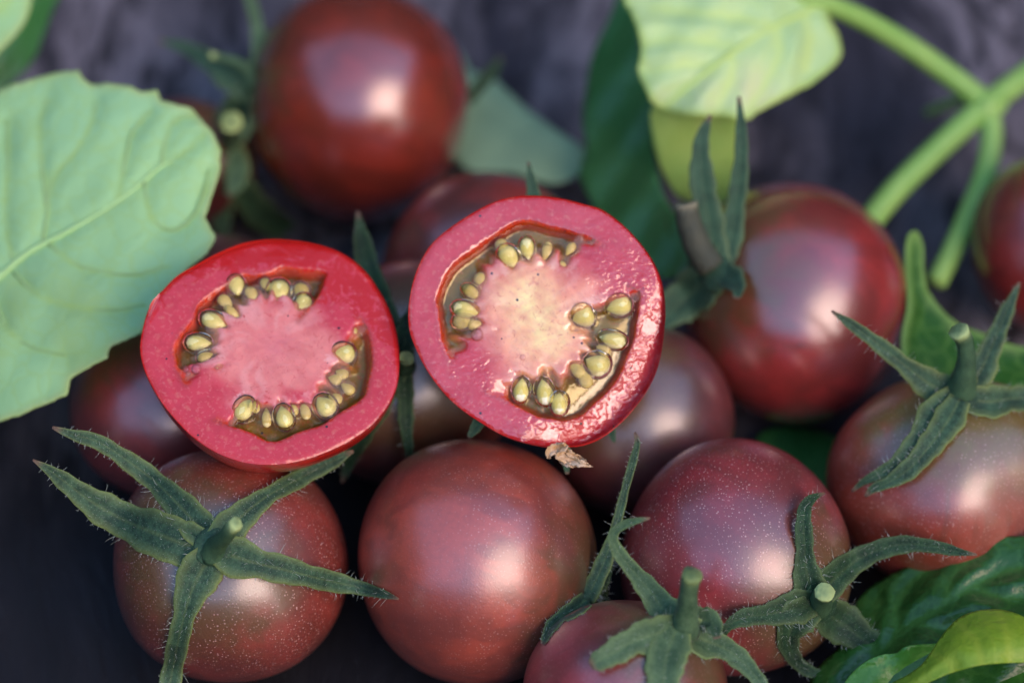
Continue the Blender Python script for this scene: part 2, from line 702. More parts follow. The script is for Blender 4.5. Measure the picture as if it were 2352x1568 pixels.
tomato('under', 520, 745, 200, 200, "purple tomato barely showing between the pale leaf and the smaller cut half", (.2, .5, -.8),
       red=(.13, .03, .035), specks=.2)

# ------------------------------------------------------------------ calyxes
SEP = sepal_mat("sepal_green", (0.050, 0.110, 0.056), (0.28, 0.34, 0.09), (0.018, 0.046, 0.026))
SEP_D = sepal_mat("sepal_dark_green", (0.026, 0.070, 0.028), (0.14, 0.20, 0.07), (0.010, 0.032, 0.015))
SEP_P = sepal_mat("sepal_pale_green", (0.085, 0.155, 0.070), (0.24, 0.32, 0.10), (0.042, 0.090, 0.042))
SEP_B = sepal_mat("sepal_blue_green", (0.044, 0.108, 0.058), (0.16, 0.22, 0.09), (0.022, 0.060, 0.034))
STALK = simple_mat('stalk_green', (.055, .12, .055), (.035, .08, .04), 500, .65, .4, .3, 'edge', (.40, .52, .20))
HAIR = simple_mat("plant_hair", (.50, .55, .46), (.38, .44, .36), 300, rough=.5, bump=0)


def ribbon(ctrl, depth_of, n=34, fold=.25, curl=0.0, th=.013, hair=None, roll=0.0, tip=1.0, limit=None):
    """ctrl rows: x, y, half width (apparent).  depth_of(xy, s) -> depth.  returns V, F, attributes, hair meshes"""
    c = catmull(ctrl, 160)
    c = even(c, n)
    s = np.linspace(0, 1, n)
    dep = depth_of(c[:, 0], c[:, 1], s)
    C = np.array([P(a, b, d) for a, b, d in zip(c[:, 0], c[:, 1], dep)])
    hw = np.maximum(c[:, 2], .8) * dep / F
    tan = unit(np.gradient(C, axis=0))
    view = unit(CAM - C)
    side = unit(np.cross(tan, view))
    nor = unit(np.cross(side, tan))
    if roll:
        a = roll * smooth01(s)[:, None]
        side, nor = side * np.cos(a) + nor * np.sin(a), nor * np.cos(a) - side * np.sin(a)
    us = np.array([-1, -.8, -.45, -.15, 0, .15, .45, .8, 1])
    prof = np.array([.45, .55, .3, 0.04, -.08, 0.04, .3, .55, .45]) * fold
    m = len(us)
    wob = 1 + .07 * np.sin(s * 23 + rng.uniform(0, 6)) * (s > .1) + .05 * np.sin(s * 51 + rng.uniform(0, 6)) * (s > .1)
    V, e, td = [], [], []
    thk = th * (.5 + .5 * np.clip(hw / (hw.max() + 1e-9) * 2, 0, 1))
    for lay in (0, 1):
        for i in range(n):
            for j in range(m):
                z = (prof[j] - .3 * fold + curl * us[j] ** 2 * s[i]) * hw[i] - lay * thk[i] * (1.0 if 0 < j < m - 1 else .55)
                V.append(C[i] + side[i] * us[j] * hw[i] * wob[i] + nor[i] * z)
                e.append([1, .35, 0, 0, .25, 0, 0, .35, 1][j] * (1 - .5 * s[i]))
                td.append(smooth01((s[i] - .93) / .07) * tip)
    V = np.array(V)
    shift = np.zeros(n * m)
    if limit is not None:
        top, bot = V[:n * m], V[n * m:]
        x, y, d = proj(top)
        nd = limit(x, y, d)
        shift = nd - d
        sh2 = shift.reshape(n, m)
        k3 = np.array([.25, .5, .25])
        for _ in range(2):
            pad = np.vstack([sh2[:1], sh2, sh2[-1:]])
            sh2 = np.minimum(sh2, .25 * pad[:-2] + .5 * pad[1:-1] + .25 * pad[2:])
        shift = sh2.ravel()
        dirs = unit(top - CAM)
        V = np.vstack([top + dirs * shift[:, None], bot + dirs * shift[:, None]])
        C = C + unit(C - CAM) * sh2[:, m // 2][:, None]
    Fc = []
    o = n * m
    for i in range(n - 1):
        for j in range(m - 1):
            a = i * m + j
            Fc.append((a, a + m, a + m + 1, a + 1))
            Fc.append((o + a, o + a + 1, o + a + m + 1, o + a + m))
        a = i * m
        Fc.append((a, o + a, o + a + m, a + m))
        a = i * m + m - 1
        Fc.append((a, a + m, o + a + m, o + a))
    for j in range(m - 1):
        Fc.append((j, j + 1, o + j + 1, o + j))
        a = (n - 1) * m + j
        Fc.append((a, o + a, o + a + 1, a + 1))
    if hair is not None:
        cnt, ln = hair
        full = ln
        for hi in range(int(cnt * 2.6)):
            ln = full if hi < cnt * .8 else full * .42
            i = int(rng.uniform(.06, .97) * (n - 1))
            edge = rng.random() < .62
            u = (1 if rng.random() < .5 else -1) * (1 if edge else rng.uniform(0, .8))
            jj = (m - 1 if u > 0 else 0) if edge else int(rng.integers(1, m - 1))
            b = V[i * m + jj]
            dr = unit(side[i] * u * (1 if edge else .3) + nor[i] * rng.uniform(.2, 1.0) + tan[i] * rng.uniform(-.5, .6))
            bend = unit(rng.normal(size=3)) * .5
            L = ln * .8 * rng.uniform(.3, 1.1)
            hp = [b + dr * L * t + bend * L * t * t for t in (0, .33, .66, 1)]
            r0 = .0027 * rng.uniform(.8, 1.2)
            hv, hf, _t = tube(hp, [r0, r0 * .9, r0 * .7, r0 * .3], 3)
            HAIRS.append((hv, hf))
    return V, Fc, {'edge': np.array(e), 'tipdry': np.array(td)}


HAIRS = []


def calyx(key, cx, cy, sepals, stalk=None, mat=SEP, rec=34, hair=(36, .14), over=(), base_off=.04, tips=1.0, stalk_mat=None):
    """sepals: dicts pts=[(x,y,hw)..], lift=cm toward the camera at the tip, back=cm away"""
    global HAIRS
    HAIRS = []
    T = TOM[key]
    d0 = float(Dsurf(T, cx, cy)[0]) - base_off
    org = P(cx, cy, d0)
    # receptacle: low dome where the sepals meet
    rr = rec * d0 / F
    V, Fc = [], []
    nr, ns = 7, 20
    ax = unit(T.s * .6 + unit(CAM - org) * .4)
    e1 = unit(np.cross(ax, [0, 1, .3]))
    e2 = np.cross(ax, e1)
    for i in range(nr):
        a = i / (nr - 1) * math.pi * .5
        for k in range(ns):
            w = 2 * math.pi * k / ns
            V.append(org + (e1 * math.cos(w) + e2 * math.sin(w)) * rr * math.cos(a) * (1 + .05 * math.sin(3 * w)) + ax * (.07 * math.sin(a) + .01))
    for i in range(nr - 1):
        for k in range(ns):
            k2 = (k + 1) % ns
            Fc.append((i * ns + k, i * ns + k2, (i + 1) * ns + k2, (i + 1) * ns + k))
    z = np.zeros(len(V))
    cal = mk("calyx", V, Fc, mat, T.root, origin=org, attrs={'edge': z, 'tipdry': z})
    others = [T] + [TOM[k] for k in over]
    for si, sp in enumerate(sepals):
        lift, back = sp.get('lift', .35), sp.get('back', 0.0)
        ab = sp.get('abs')

        def dep(x, y, s, lift=lift, back=back, ab=ab, si=si):
            base, rho2 = Dsurf(T, x, y, .90)
            if ab is not None:
                d = d0 + ab * smooth01(s)
            else:
                d = base - .05 - .006 * si - lift * s ** 1.6 + back * s ** 1.5
                d[0] = min(d[0], d0)
            k = np.array([.25, .5, .25])
            for _ in range(5):
                dd = np.convolve(np.r_[d[0], d, d[-1]], k, 'valid')
                d = dd
            if not sp.get('free'):
                for O in others:
                    d = np.minimum(d, hit(O, x, y) - .035 - .006 * si)
            for _ in range(2):
                d = np.convolve(np.r_[d[0], d, d[-1]], k, 'valid')
            return d
        def limit(x, y, d, free=sp.get('free'), si=si):
            d = d.copy()
            for O in ([] if free else others):
                d = np.minimum(d, hit(O, x, y) - .030 - .005 * si)
            return d
        h = sp.get('hair', hair)
        V, Fc, at = ribbon(sp['pts'], dep, hair=h, fold=sp.get('fold', .25), curl=sp.get('curl', 0), roll=sp.get('roll', 0), tip=tips, limit=limit)
        mk("sepal", V, Fc, sp.get('mat', mat), cal, attrs=at)
    if stalk:
        pts = catmull([(a, b, r) for a, b, r, o in stalk], 14)
        offs = catmull([(i, o) for i, (a, b, r, o) in enumerate(stalk)], 14)[:, 1]
        W = np.array([P(a, b, d0 - o) for (a, b, r), o in zip(pts, offs)])
        rad = pts[:, 2] * d0 / F
        V, Fc, t = tube(W, rad, 14, cap=-.25)
        V += rng.normal(size=V.shape) * .007
        mk("stalk", V, Fc, stalk_mat or STALK, cal, attrs={'edge': np.r_[smooth01((t - .80) / .2)[:-1], .35], 'tipdry': np.zeros(len(t))})
    if HAIRS:
        V, Fc = join(HAIRS)
        o = mk("hair", V, Fc, HAIR, cal)
        o['kind'] = 'stuff'
    return cal


def z6(pts):
    return [(.41423 * a, 918.8 + .41423 * b, .41423 * w) for a, b, w in pts]


def z8(pts):
    return [(1378.1 + .41407 * a, 976.2 + .41407 * b, .41407 * w) for a, b, w in pts]


calyx('front_left', 489, 1255, [
    dict(pts=z6([(1160, 790, 70), (1090, 690, 105), (1000, 590, 84), (860, 450, 62), (700, 330, 52), (540, 230, 42), (400, 190, 30), (290, 150, 8)]), lift=.75),
    dict(pts=z6([(1160, 800, 80), (1040, 800, 140), (910, 755, 128), (700, 670, 105), (520, 570, 82), (370, 460, 52), (270, 385, 28), (182, 330, 6)]), lift=.85),
    dict(pts=z6([(1170, 850, 80), (1120, 940, 125), (1060, 1060, 92), (1020, 1200, 66), (985, 1350, 58), (945, 1560, 62), (920, 1750, 45), (905, 1900, 8)]), lift=.35),
    dict(pts=z6([(1200, 820, 80), (1310, 870, 118), (1430, 905, 88), (1600, 945, 74), (1800, 995, 60), (2000, 1040, 42), (2110, 1070, 26), (2210, 1100, 6)]), lift=.35),
    dict(pts=z6([(1190, 790, 70), (1290, 690, 100), (1390, 600, 68), (1500, 520, 52), (1650, 440, 50), (1800, 360, 46), (1900, 310, 28), (1960, 280, 8)]), lift=.0, back=.25),
], stalk=[(491, 1268, 36, -.05), (496, 1254, 25, .12), (510, 1238, 18, .40), (527, 1218, 17, .68), (543, 1201, 15, .88)], rec=46, hair=(46, .15), over=('front',))

calyx('bottom', 1562, 1432, [
    dict(pts=z8([(440, 1090, 60), (370, 1040, 95), (270, 910, 62), (170, 790, 45), (95, 690, 34), (70, 610, 28), (125, 555, 24), (200, 530, 18), (278, 515, 6)]), lift=.45, free=True),
    dict(pts=z8([(440, 1110, 70), (300, 1160, 98), (180, 1200, 80), (60, 1270, 70), (-20, 1312, 50), (-55, 1330, 25)]), lift=.1),
    dict(pts=z8([(430, 1120, 80), (385, 1230, 125), (360, 1330, 105), (350, 1450, 92), (335, 1620, 70), (320, 1750, 15)]), lift=.25),
    dict(pts=z8([(460, 1110, 80), (580, 1190, 95), (700, 1240, 66), (790, 1310, 55), (870, 1400, 42), (940, 1500, 22), (970, 1560, 5)]), lift=.3),
    dict(pts=z8([(460, 1080, 70), (560, 1075, 72), (620, 1090, 60), (640, 1140, 40), (650, 1180, 20)]), lift=.5),
], stalk=[(1573, 1452, 36, 0), (1577, 1402, 26, .28), (1583, 1350, 22, .58), (1590, 1318, 24, .76)], mat=SEP_P, rec=50, hair=(30, .13), stalk_mat=SEP_P)

calyx('front_right', 1880, 1382, [
    dict(pts=z8([(1195, 985, 70), (1165, 890, 98), (1142, 780, 62), (1135, 650, 50), (1130, 520, 46), (1142, 445, 34), (1185, 400, 22), (1248, 376, 6)]), lift=.5),
    dict(pts=z8([(1205, 960, 70), (1290, 860, 92), (1400, 765, 66), (1550, 690, 60), (1700, 660, 47), (1850, 672, 38), (1980, 700, 24), (2092, 718, 6)]), lift=.35),
    dict(pts=z8([(1190, 985, 70), (1080, 1010, 98), (950, 1045, 62), (820, 1062, 52), (735, 1095, 36), (685, 1150, 22), (658, 1238, 8)]), lift=.55),
    dict(pts=z8([(1180, 1010, 80), (1090, 1080, 105), (1045, 1170, 66), (1062, 1265, 50), (1130, 1345, 36), (1260, 1392, 26), (1420, 1392, 10)]), lift=.15, back=.3),
    dict(pts=z8([(1210, 1000, 80), (1310, 1080, 122), (1390, 1130, 102), (1480, 1205, 84), (1600, 1290, 62), (1720, 1380, 20)]), lift=.05, back=.2),
], stalk=[(1878, 1390, 34, -.05), (1884, 1378, 27, .2), (1890, 1365, 22, .5), (1894, 1359, 23, .62)], mat=SEP_D, rec=52, hair=(46, .14))

calyx('olive', 2205, 905, [
    dict(pts=[(2205, 905, 30), (2150, 890, 40), (2095, 852, 24), (2030, 800, 18), (1965, 752, 13), (1910, 714, 3)], lift=.3, abs=-.35, free=True),
    dict(pts=[(2225, 890, 30), (2255, 845, 34), (2280, 790, 24), (2310, 720, 17), (2342, 648, 3)], abs=.5, free=True),
    dict(pts=[(2220, 915, 30), (2270, 922, 38), (2330, 915, 30), (2400, 915, 26), (2450, 920, 5)], lift=.2),
    dict(pts=[(2195, 905, 26), (2150, 945, 36), (2112, 1000, 25), (2070, 1055, 21), (2020, 1088, 13), (1985, 1105, 9), (1956, 1128, 3)], lift=.12),
    dict(pts=[(2205, 915, 26), (2178, 965, 36), (2130, 1030, 27), (2090, 1075, 24), (2040, 1108, 15), (2005, 1122, 10), (1987, 1140, 3)], lift=.12),
    dict(pts=[(2225, 880, 20), (2222, 840, 20), (2215, 790, 14), (2212, 740, 3)], abs=.9, free=True),
], stalk=[(2208, 900, 40, -.05), (2214, 865, 28, .2), (2220, 820, 22, .42), (2214, 782, 20, .60), (2203, 758, 24, .72)], rec=42, hair=(26, .14))

calyx('front', 1352, 1372, [
    dict(pts=[(1345, 1378, 22), (1372, 1325, 22), (1398, 1262, 16), (1418, 1195, 11), (1438, 1115, 10), (1456, 1050, 9), (1464, 1015, 7), (1458, 992, 3)], lift=.3, free=True),
    dict(pts=[(1348, 1375, 20), (1318, 1398, 20), (1288, 1415, 14), (1264, 1440, 14), (1246, 1478, 5)], lift=.55),
    dict(pts=[(1350, 1370, 20), (1368, 1352, 22), (1380, 1370, 18), (1385, 1400, 6)], abs=.6, free=True, mat=SEP_D),
    dict(pts=[(1350, 1370, 20), (1385, 1330, 16), (1400, 1290, 10), (1420, 1270, 3)], abs=.5, free=True, mat=SEP_D),
], rec=24, hair=(40, .11), over=('bottom',))

calyx('between', 927, 838, [
    dict(pts=[(928, 835, 20), (930, 890, 20), (932, 940, 19), (934, 990, 15), (939, 1030, 10), (941, 1068, 3)], lift=.45),
    dict(pts=[(925, 835, 22), (900, 760, 30), (870, 680, 26), (842, 600, 25), (830, 540, 17), (821, 485, 3)], lift=.25),
    dict(pts=[(925, 835, 20), (928, 790, 24), (936, 745, 20), (950, 700, 6)], lift=.1),
    dict(pts=[(922, 840, 22), (870, 930, 28), (825, 1015, 20), (800, 1065, 13), (785, 1108, 3)], lift=.3),
], stalk=[(928, 838, 26, -.05), (931, 830, 19, .25), (933, 823, 18, .5), (934, 822, 17, .54)], mat=SEP_D, rec=28, hair=(24, .12))

calyx('right', 1650, 628, [
    dict(pts=[(1648, 625, 34), (1635, 550, 36), (1618, 450, 32), (1610, 380, 26), (1612, 320, 17), (1632, 264, 4)], abs=-.4, free=True, mat=SEP_B),
    dict(pts=[(1655, 625, 30), (1675, 560, 28), (1692, 460, 22), (1702, 370, 18), (1702, 290, 12), (1697, 222, 4)], abs=-.55, free=True),
    dict(pts=[(1650, 625, 34), (1615, 650, 50), (1570, 690, 48), (1535, 722, 35), (1500, 760, 8)], lift=.35, mat=SEP_B),
    dict(pts=[(1655, 625, 28), (1680, 640, 32), (1694, 662, 18), (1692, 685, 6)], lift=.45),
    dict(pts=[(1650, 628, 24), (1625, 580, 18), (1632, 545, 12), (1640, 535, 6)], lift=.6),
], stalk=[(1632, 612, 34, 0), (1600, 560, 32, .1), (1580, 500, 28, .2), (1574, 466, 27, .25)], mat=SEP_B, rec=42, hair=None,
    stalk_mat=simple_mat("stalk_grey_brown", (.052, .060, .042), (.075, .080, .052), 300, .7, .5, .3, 'edge', (.28, .26, .16)))

calyx('back', 574, 200, [
    dict(pts=[(576, 205, 16), (590, 150, 16), (594, 90, 15), (584, 30, 13), (566, -20, 10), (555, -50, 3)], abs=.2, free=True),
    dict(pts=[(568, 210, 30), (530, 180, 32), (485, 145, 24), (430, 112, 15), (365, 94, 4)], abs=.5, free=True, mat=SEP_B),
    dict(pts=[(576, 205, 16), (582, 250, 10), (570, 295, 8), (545, 335, 7), (515, 370, 4)], abs=-.3, free=True),
    dict(pts=[(570, 205, 24), (548, 240, 34), (530, 300, 28), (520, 350, 12)], abs=.9, free=True, mat=SEP_B),
], stalk=[(578, 205, 18, 0), (570, 165, 15, .1), (540, 142, 11, .25), (505, 132, 9, .4), (480, 127, 9, .5)], mat=SEP_P, rec=20, hair=None)

calyx('hidden', 532, 330, [
    dict(pts=[(532, 330, 22), (530, 390, 26), (515, 450, 26), (510, 510, 20), (520, 560, 6)], abs=.3, free=True, mat=SEP_D),
    dict(pts=[(535, 340, 20), (545, 380, 28), (540, 420, 22), (525, 450, 8)], abs=-.3, free=True, mat=SEP_P),
    dict(pts=[(530, 330, 20), (515, 300, 20), (505, 270, 12), (500, 250, 4)], abs=.2, free=True, mat=SEP_D),
    dict(pts=[(545, 400, 20), (580, 470, 34), (640, 520, 30), (700, 535, 8)], abs=1.5, free=True, mat=SEP_D),
], stalk=[(532, 330, 24, 0), (532, 305, 24, .4), (532, 285, 26, .8), (532, 280, 25, .9)], mat=SEP_D, rec=26, hair=None,
    stalk_mat=simple_mat("stalk_cut_lime", (.05, .10, .05), (.07, .12, .06), 300, .7, .3, .3, 'edge', (.36, .44, .14)))


# ------------------------------------------------------------------ cut halves
def flesh_mat(name, glint, seed, film, cior=1.5):
    m = NM(name)
    v = m.coord()
    ofs = m.n("ShaderNodeVectorMath", operation='ADD')
    m.put(ofs.inputs[0], v)
    ofs.inputs[1].default_value = (seed, seed * .7, 0)
    v = ofs.outputs[0]
    c = m.attr('pigment', 'Color')
    mp = m.n("ShaderNodeMapping")
    m.put(mp.inputs[0], v)
    mp.inputs['Rotation'].default_value = (0, 0, math.radians(-35))
    mp.inputs['Scale'].default_value = (.55, 1.15, 1)
    vm = mp.outputs[0]
    n1 = m.noise(v, 420, 4, .6, .4)
    c = m.mix(m.step(n1, .35, .72, 0, .30), c, m.mix(1.0, c, (.62, .35, .38), 'MULTIPLY'))
    n2 = m.noise(v, 1500, 3, .6)
    c = m.mix(m.step(n2, .52, .70, 0, .30), c, (.70, .26, .20))
    n3 = m.noise(v, 900, 4, .7, 1.2)
    c = m.mix(m.step(n3, .55, .70, 0, .45), c, (.50, .022, .024))
    dk = m.voro(v, 330)
    c = m.mix(m.step(dk, .075, .05), c, (.03, .012, .015))
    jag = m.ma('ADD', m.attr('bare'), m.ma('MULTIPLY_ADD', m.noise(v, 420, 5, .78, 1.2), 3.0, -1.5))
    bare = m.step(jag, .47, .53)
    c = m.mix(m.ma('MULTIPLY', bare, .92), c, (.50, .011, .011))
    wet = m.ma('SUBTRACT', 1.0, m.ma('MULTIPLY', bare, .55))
    h = m.noise(vm, 1250, 1.0, .5, .7)
    amt = m.ma('MULTIPLY', m.step(m.noise(v, 260, 3, .6), .42, .58, .12, 1.0), m.attr('grain'))
    big = m.bump(m.noise(v, 190, 3, .5, .5), film, 0.0008)
    bn = m.bump(m.ma('MULTIPLY', h, amt), glint, 0.00040, big)
    soft = m.bump(m.ma('MULTIPLY', h, amt), glint * .4, 0.00016, big)
    b = m.bsdf(Base_Color=c, Roughness=.30, Specular_IOR_Level=.3, Coat_Weight=wet, Coat_IOR=cior, Coat_Roughness=.07, Normal=soft)
    m.put(b.inputs['Coat Normal'], bn)
    b.inputs['Subsurface Weight'].default_value = .45
    b.inputs['Subsurface Radius'].default_value = (1, .35, .2)
    b.inputs['Subsurface Scale'].default_value = .003
    return m.finish(b.outputs[0])


def gel_mat(name, tint, milk, milk_amt, bump=.25, rough=.04, ior=1.33, rim=None, film=False):
    m = NM(name)
    v = m.coord()
    tr = m.n("ShaderNodeBsdfTransparent")
    if rim:
        lw = m.n("ShaderNodeLayerWeight")
        lw.inputs[0].default_value = .5
        m.put(tr.inputs[0], m.mix(m.step(lw.outputs['Facing'], .12, .70), tint, rim))
    else:
        m.put(tr.inputs[0], tint)
    df = m.n("ShaderNodeBsdfDiffuse")
    m.put(df.inputs[0], milk)
    gl = m.n("ShaderNodeBsdfGlossy")
    gl.inputs['Roughness'].default_value = rough
    bn = m.bump(m.noise(v, 500, 2, .5, .5), bump, 0.0008)
    m.t.links.new(bn, gl.inputs['Normal'])
    fr = m.n("ShaderNodeFresnel")
    fr.inputs[0].default_value = ior
    m.t.links.new(bn, fr.inputs['Normal'])
    a = m.n("ShaderNodeMixShader")
    mk_ = m.step(m.noise(v, 260, 3, .5, .6), .35, .65, .5, 1.0)
    m.put(a.inputs[0], m.ma('MULTIPLY', m.ma('MULTIPLY', mk_, m.attr('milk')) if film else mk_, milk_amt))
    m.t.links.new(tr.outputs[0], a.inputs[1])
    m.t.links.new(df.outputs[0], a.inputs[2])
    b = m.n("ShaderNodeMixShader")
    m.t.links.new(fr.outputs[0], b.inputs[0])
    m.t.links.new(a.outputs[0], b.inputs[1])
    m.t.links.new(gl.outputs[0], b.inputs[2])
    return m.finish(b.outputs[0])


GEL = gel_mat("clear_amber_gel", (.98, .95, .74), (.60, .46, .40), .17, .28, .03, 1.30, None, True)
SAC = gel_mat("olive_seed_sac", (.96, .95, .80), (.44, .40, .14), .05, .15, .05, 1.33, (.42, .42, .10))
BUB = gel_mat("bubble_film", (.95, .93, .95), (.6, .55, .6), .08, .0, .02)
SEED = simple_mat("tomato_seed", (.88, .80, .40), (.97, .93, .66), 400, .42, .25, .5)
SEED_D = simple_mat("tomato_seed_amber", (.62, .46, .12), (.74, .60, .24), 400, .42, .25, .5)
HALF_SKIN = fruit_mat("half_skin", (.72, .026, .014), (.58, .022, .014), (.6, .03, .015), 1.8, specks=0, sh=(2, 3), streak=.2, rough=.25)


def half(label, C_px, depth, tilt_up, tilt_right, outline, cavs, core_c, core_cols, seeds, bubbles, glint, film, seedv, slopes=(), bares=()):
    C = P(C_px[0], C_px[1], depth)
    tow = unit(CAM - C)
    nrm = unit(tow + UP * math.tan(tilt_up) + RT * math.tan(tilt_right))
    e1 = unit(RT - nrm * (RT @ nrm))
    e2 = np.cross(nrm, e1)
    M = np.stack([e1, e2, nrm], 1)

    def uv(p):
        out = []
        for x, y in p:
            q = ray(x, y)
            t = ((C - CAM) @ nrm) / (q @ nrm)
            w = CAM + q * t - C
            out.append((w @ e1, w @ e2))
        return np.array(out)

    def loc(q, z):
        return C + np.outer(q[:, 0], e1) + np.outer(q[:, 1], e2) + np.outer(z, nrm)

    ol = even(np.vstack([catmull(uv(outline), 300, True)] * 1 + [uv(outline)[:1]]), 221)[:-1]
    R = np.linalg.norm(ol, axis=1).mean()
    base = C - nrm * (R * .85)
    root = empty("halved_tomato", base)
    tag(root, label, "tomato half", "cut tomato halves")
    # --- skin cup
    n = len(ol)
    ctr = ol.mean(0)
    V, Fc, rings = [], [], 26
    for k in range(rings):
        a = k / rings * math.pi / 2
        V.append(loc(ctr + (ol - ctr) * (math.cos(a) ** .92), np.full(n, -math.sin(a) * R * .86)))
    V = np.vstack(V + [loc(ctr[None], np.array([-R * .86]))])
    for k in range(rings - 1):
        for i in range(n):
            j = (i + 1) % n
            Fc.append((k * n + j, k * n + i, (k + 1) * n + i, (k + 1) * n + j))
    for i in range(n):
        Fc.append(((rings - 1) * n + (i + 1) % n, (rings - 1) * n + i, rings * n))
    mk("skin", V, Fc, HALF_SKIN, root, origin=C, rot=M)
    # --- flesh
    lines, cv = [], []
    for wall, core in cavs:
        w = catmull(uv(wall), 110)
        w += np.c_[np.interp(np.arange(110), np.arange(0, 110, 5), rng.normal(0, .012, 22)), np.interp(np.arange(110), np.arange(0, 110, 5), rng.normal(0, .012, 22))]
        c = catmull(np.vstack([w[-1], uv(core), w[0]]), 70)
        poly = np.vstack([w, c[1:-1]])
        poly = even(np.vstack([poly, poly[:1]]), 230)[:-1]
        tg = np.roll(poly, -1, 0) - np.roll(poly, 1, 0)
        nn = unit(np.c_[-tg[:, 1], tg[:, 0]])
        if not inside(poly[:1] + nn[:1] * .01, poly)[0]:
            nn = -nn
        isw = seg_dist(poly, w) < .012
        ins = poly + nn * .05
        dw = seg_dist(ins, w)
        ok = inside(ins, poly) & (seg_dist(ins, poly, True) > .035)
        lines.append((poly, True))
        cv.append((poly, w, c, ins[ok]))
    Q, Tr = cdt(ol, lines, .042)
    z = np.zeros(len(Q))
    depth_f = np.zeros(len(Q))
    wallness = np.zeros(len(Q))
    # pale fingers of core flesh reach out between the seeds
    c0 = uv([core_c])[0]
    sa = np.array([math.atan2(*(uv([(q_[0], q_[1])])[0] - c0)[::-1]) for q_ in seeds])
    qa = np.arctan2(Q[:, 1] - c0[1], Q[:, 0] - c0[0])
    da = np.min(np.abs((qa[:, None] - sa[None] + math.pi) % (2 * math.pi) - math.pi), axis=1)
    finger = (1 - np.exp(-(da / .085) ** 2)) * np.exp(-(da / .26) ** 4) * (.65 + .35 * np.sin(qa * 7 + seedv))
    for poly, w, c, ins in cv:
        i = inside(Q, poly)
        dw, dc = seg_dist(Q, w), seg_dist(Q, c)
        dd = smooth01((np.maximum(dc - .22 * np.clip(finger, 0, 1), 0) + .10 * (np.sin(Q[:, 0] * 13 + Q[:, 1] * 9) * np.sin(Q[:, 1] * 17 + 1) * .5 + .5) - .05) / .27) * smooth01(dw / .085)
        depth_f = np.where(i, dd, depth_f)
        wallness = np.maximum(wallness, np.exp(-(dw / .085) ** 4) * i)
    z -= depth_f * .24
    edge = seg_dist(Q, ol, True)
    z -= .03 * (1 - smooth01(edge / .05))
    cz = 1 - smooth01((np.linalg.norm(Q - uv([core_c])[0], axis=1) / R - .35) / .2)
    z += cz * .016 * (np.sin(Q[:, 0] * 21 + 2 * np.sin(Q[:, 1] * 16)) * np.sin(Q[:, 1] * 24 + seedv) + .7 * np.sin(Q[:, 0] * 41 + Q[:, 1] * 33)) * core_cols['bumpy']
    z += .010 * np.sin(Q[:, 0] * 5 + seedv) * np.sin(Q[:, 1] * 4.3) * (1 - depth_f)
    u_, v_ = Q[:, 0] / R, Q[:, 1] / R
    for ax, ay, st, am in slopes:
        t_ = u_ * ax + v_ * ay - st
        z -= am * R * np.where(t_ < 0, 0, np.where(t_ < .2, t_ * t_ / .4, t_ - .1))
    # pigment
    cc = uv([core_c])[0]
    rel = Q - cc
    rc = np.linalg.norm(rel, axis=1)
    ang = np.arctan2(rel[:, 1], rel[:, 0])
    peri = np.array(core_cols['peri'])
    rim = np.array(core_cols['rim'])
    mid = np.array(core_cols['mid'])
    hot = np.array(core_cols['hot'])
    def angnoise(k):
        t = rng.uniform(0, 1, k)
        a = (ang + math.pi + .10 * np.sin(rc * 9 + 2 * np.sin(Q[:, 0] * 4)) + .06 * np.sin(Q[:, 1] * 12)) / (2 * math.pi) * k + .35 * np.sin(rc * 6)
        i = np.floor(a).astype(int)
        f = smooth01(a - i)
        return t[i % k] * (1 - f) + t[(i + 1) % k] * f
    ry_ = np.clip(.55 * angnoise(11) + .45 * angnoise(27) + .25 * np.sin(Q[:, 0] * 11 + 3 * np.sin(Q[:, 1] * 5)) * np.sin(Q[:, 1] * 9 + 1), 0, 1)
    reach = .40 + .22 * angnoise(23)
    dcore = np.min([np.where(inside(Q, p), 0, 1) * 9 + seg_dist(Q, c) for p, w, c, ins in cv], axis=0)
    col = peri[None] * np.ones((len(Q), 1))
    k_mid = 1 - smooth01((rc - (reach - .18) * R) / (.30 * R))
    col = col + (mid - col) * (k_mid * (.66 + .34 * ry_))[:, None]
    st_ = smooth01((angnoise(37) - .55) / .25) * smooth01((rc / R - .12) / .1) * (1 - smooth01((rc / R - .42) / .16)) * (.4 + .6 * angnoise(9))
    col = col + (np.array(core_cols['streak']) - col) * (st_ * .24)[:, None]
    fk = np.clip(finger, 0, 1) * np.exp(-((rc / R - .46) / .12) ** 2) * (dcore < 2)
    col = col + (np.array(core_cols['streak']) - col) * (fk * .55)[:, None]
    hp = uv(core_cols['hots'])
    hd = np.min([np.linalg.norm((Q - h_) * np.array([1, 1]), axis=1) for h_ in hp], axis=0)
    hn = .75 + .25 * np.sin(Q[:, 0] * 17 + 2 * np.sin(Q[:, 1] * 13)) * np.sin(Q[:, 1] * 19 + 1)
    k_hot = np.exp(-(hd / (core_cols['hr'] * R)) ** 2) * hn
    col = col + (hot - col) * np.clip(k_hot * core_cols['hk'], 0, 1)[:, None]
    veins = np.clip(1 - np.abs(edge / R - .135) / .012, 0, 1) * (np.sin(np.arctan2(Q[:, 1], Q[:, 0]) * 40) > .3) * .22
    col = col + (np.array((.75, .45, .25)) - col) * veins[:, None]
    k_rim = np.exp(-(edge / (.035 * R)) ** 2)
    col = col + (rim - col) * k_rim[:, None] * .9
    near0 = np.min([seg_dist(Q, w) for p, w, c, ins in cv], axis=0)
    near_cav = np.min([seg_dist(Q, w) for p, w, c, ins in cv], axis=0)
    k_nc = np.exp(-(near_cav / .05) ** 2)
    col = col + (np.array((.34, .035, .012)) - col) * (k_nc * .55)[:, None]
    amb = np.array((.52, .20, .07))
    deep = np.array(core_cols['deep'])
    k1 = smooth01(depth_f / .6)
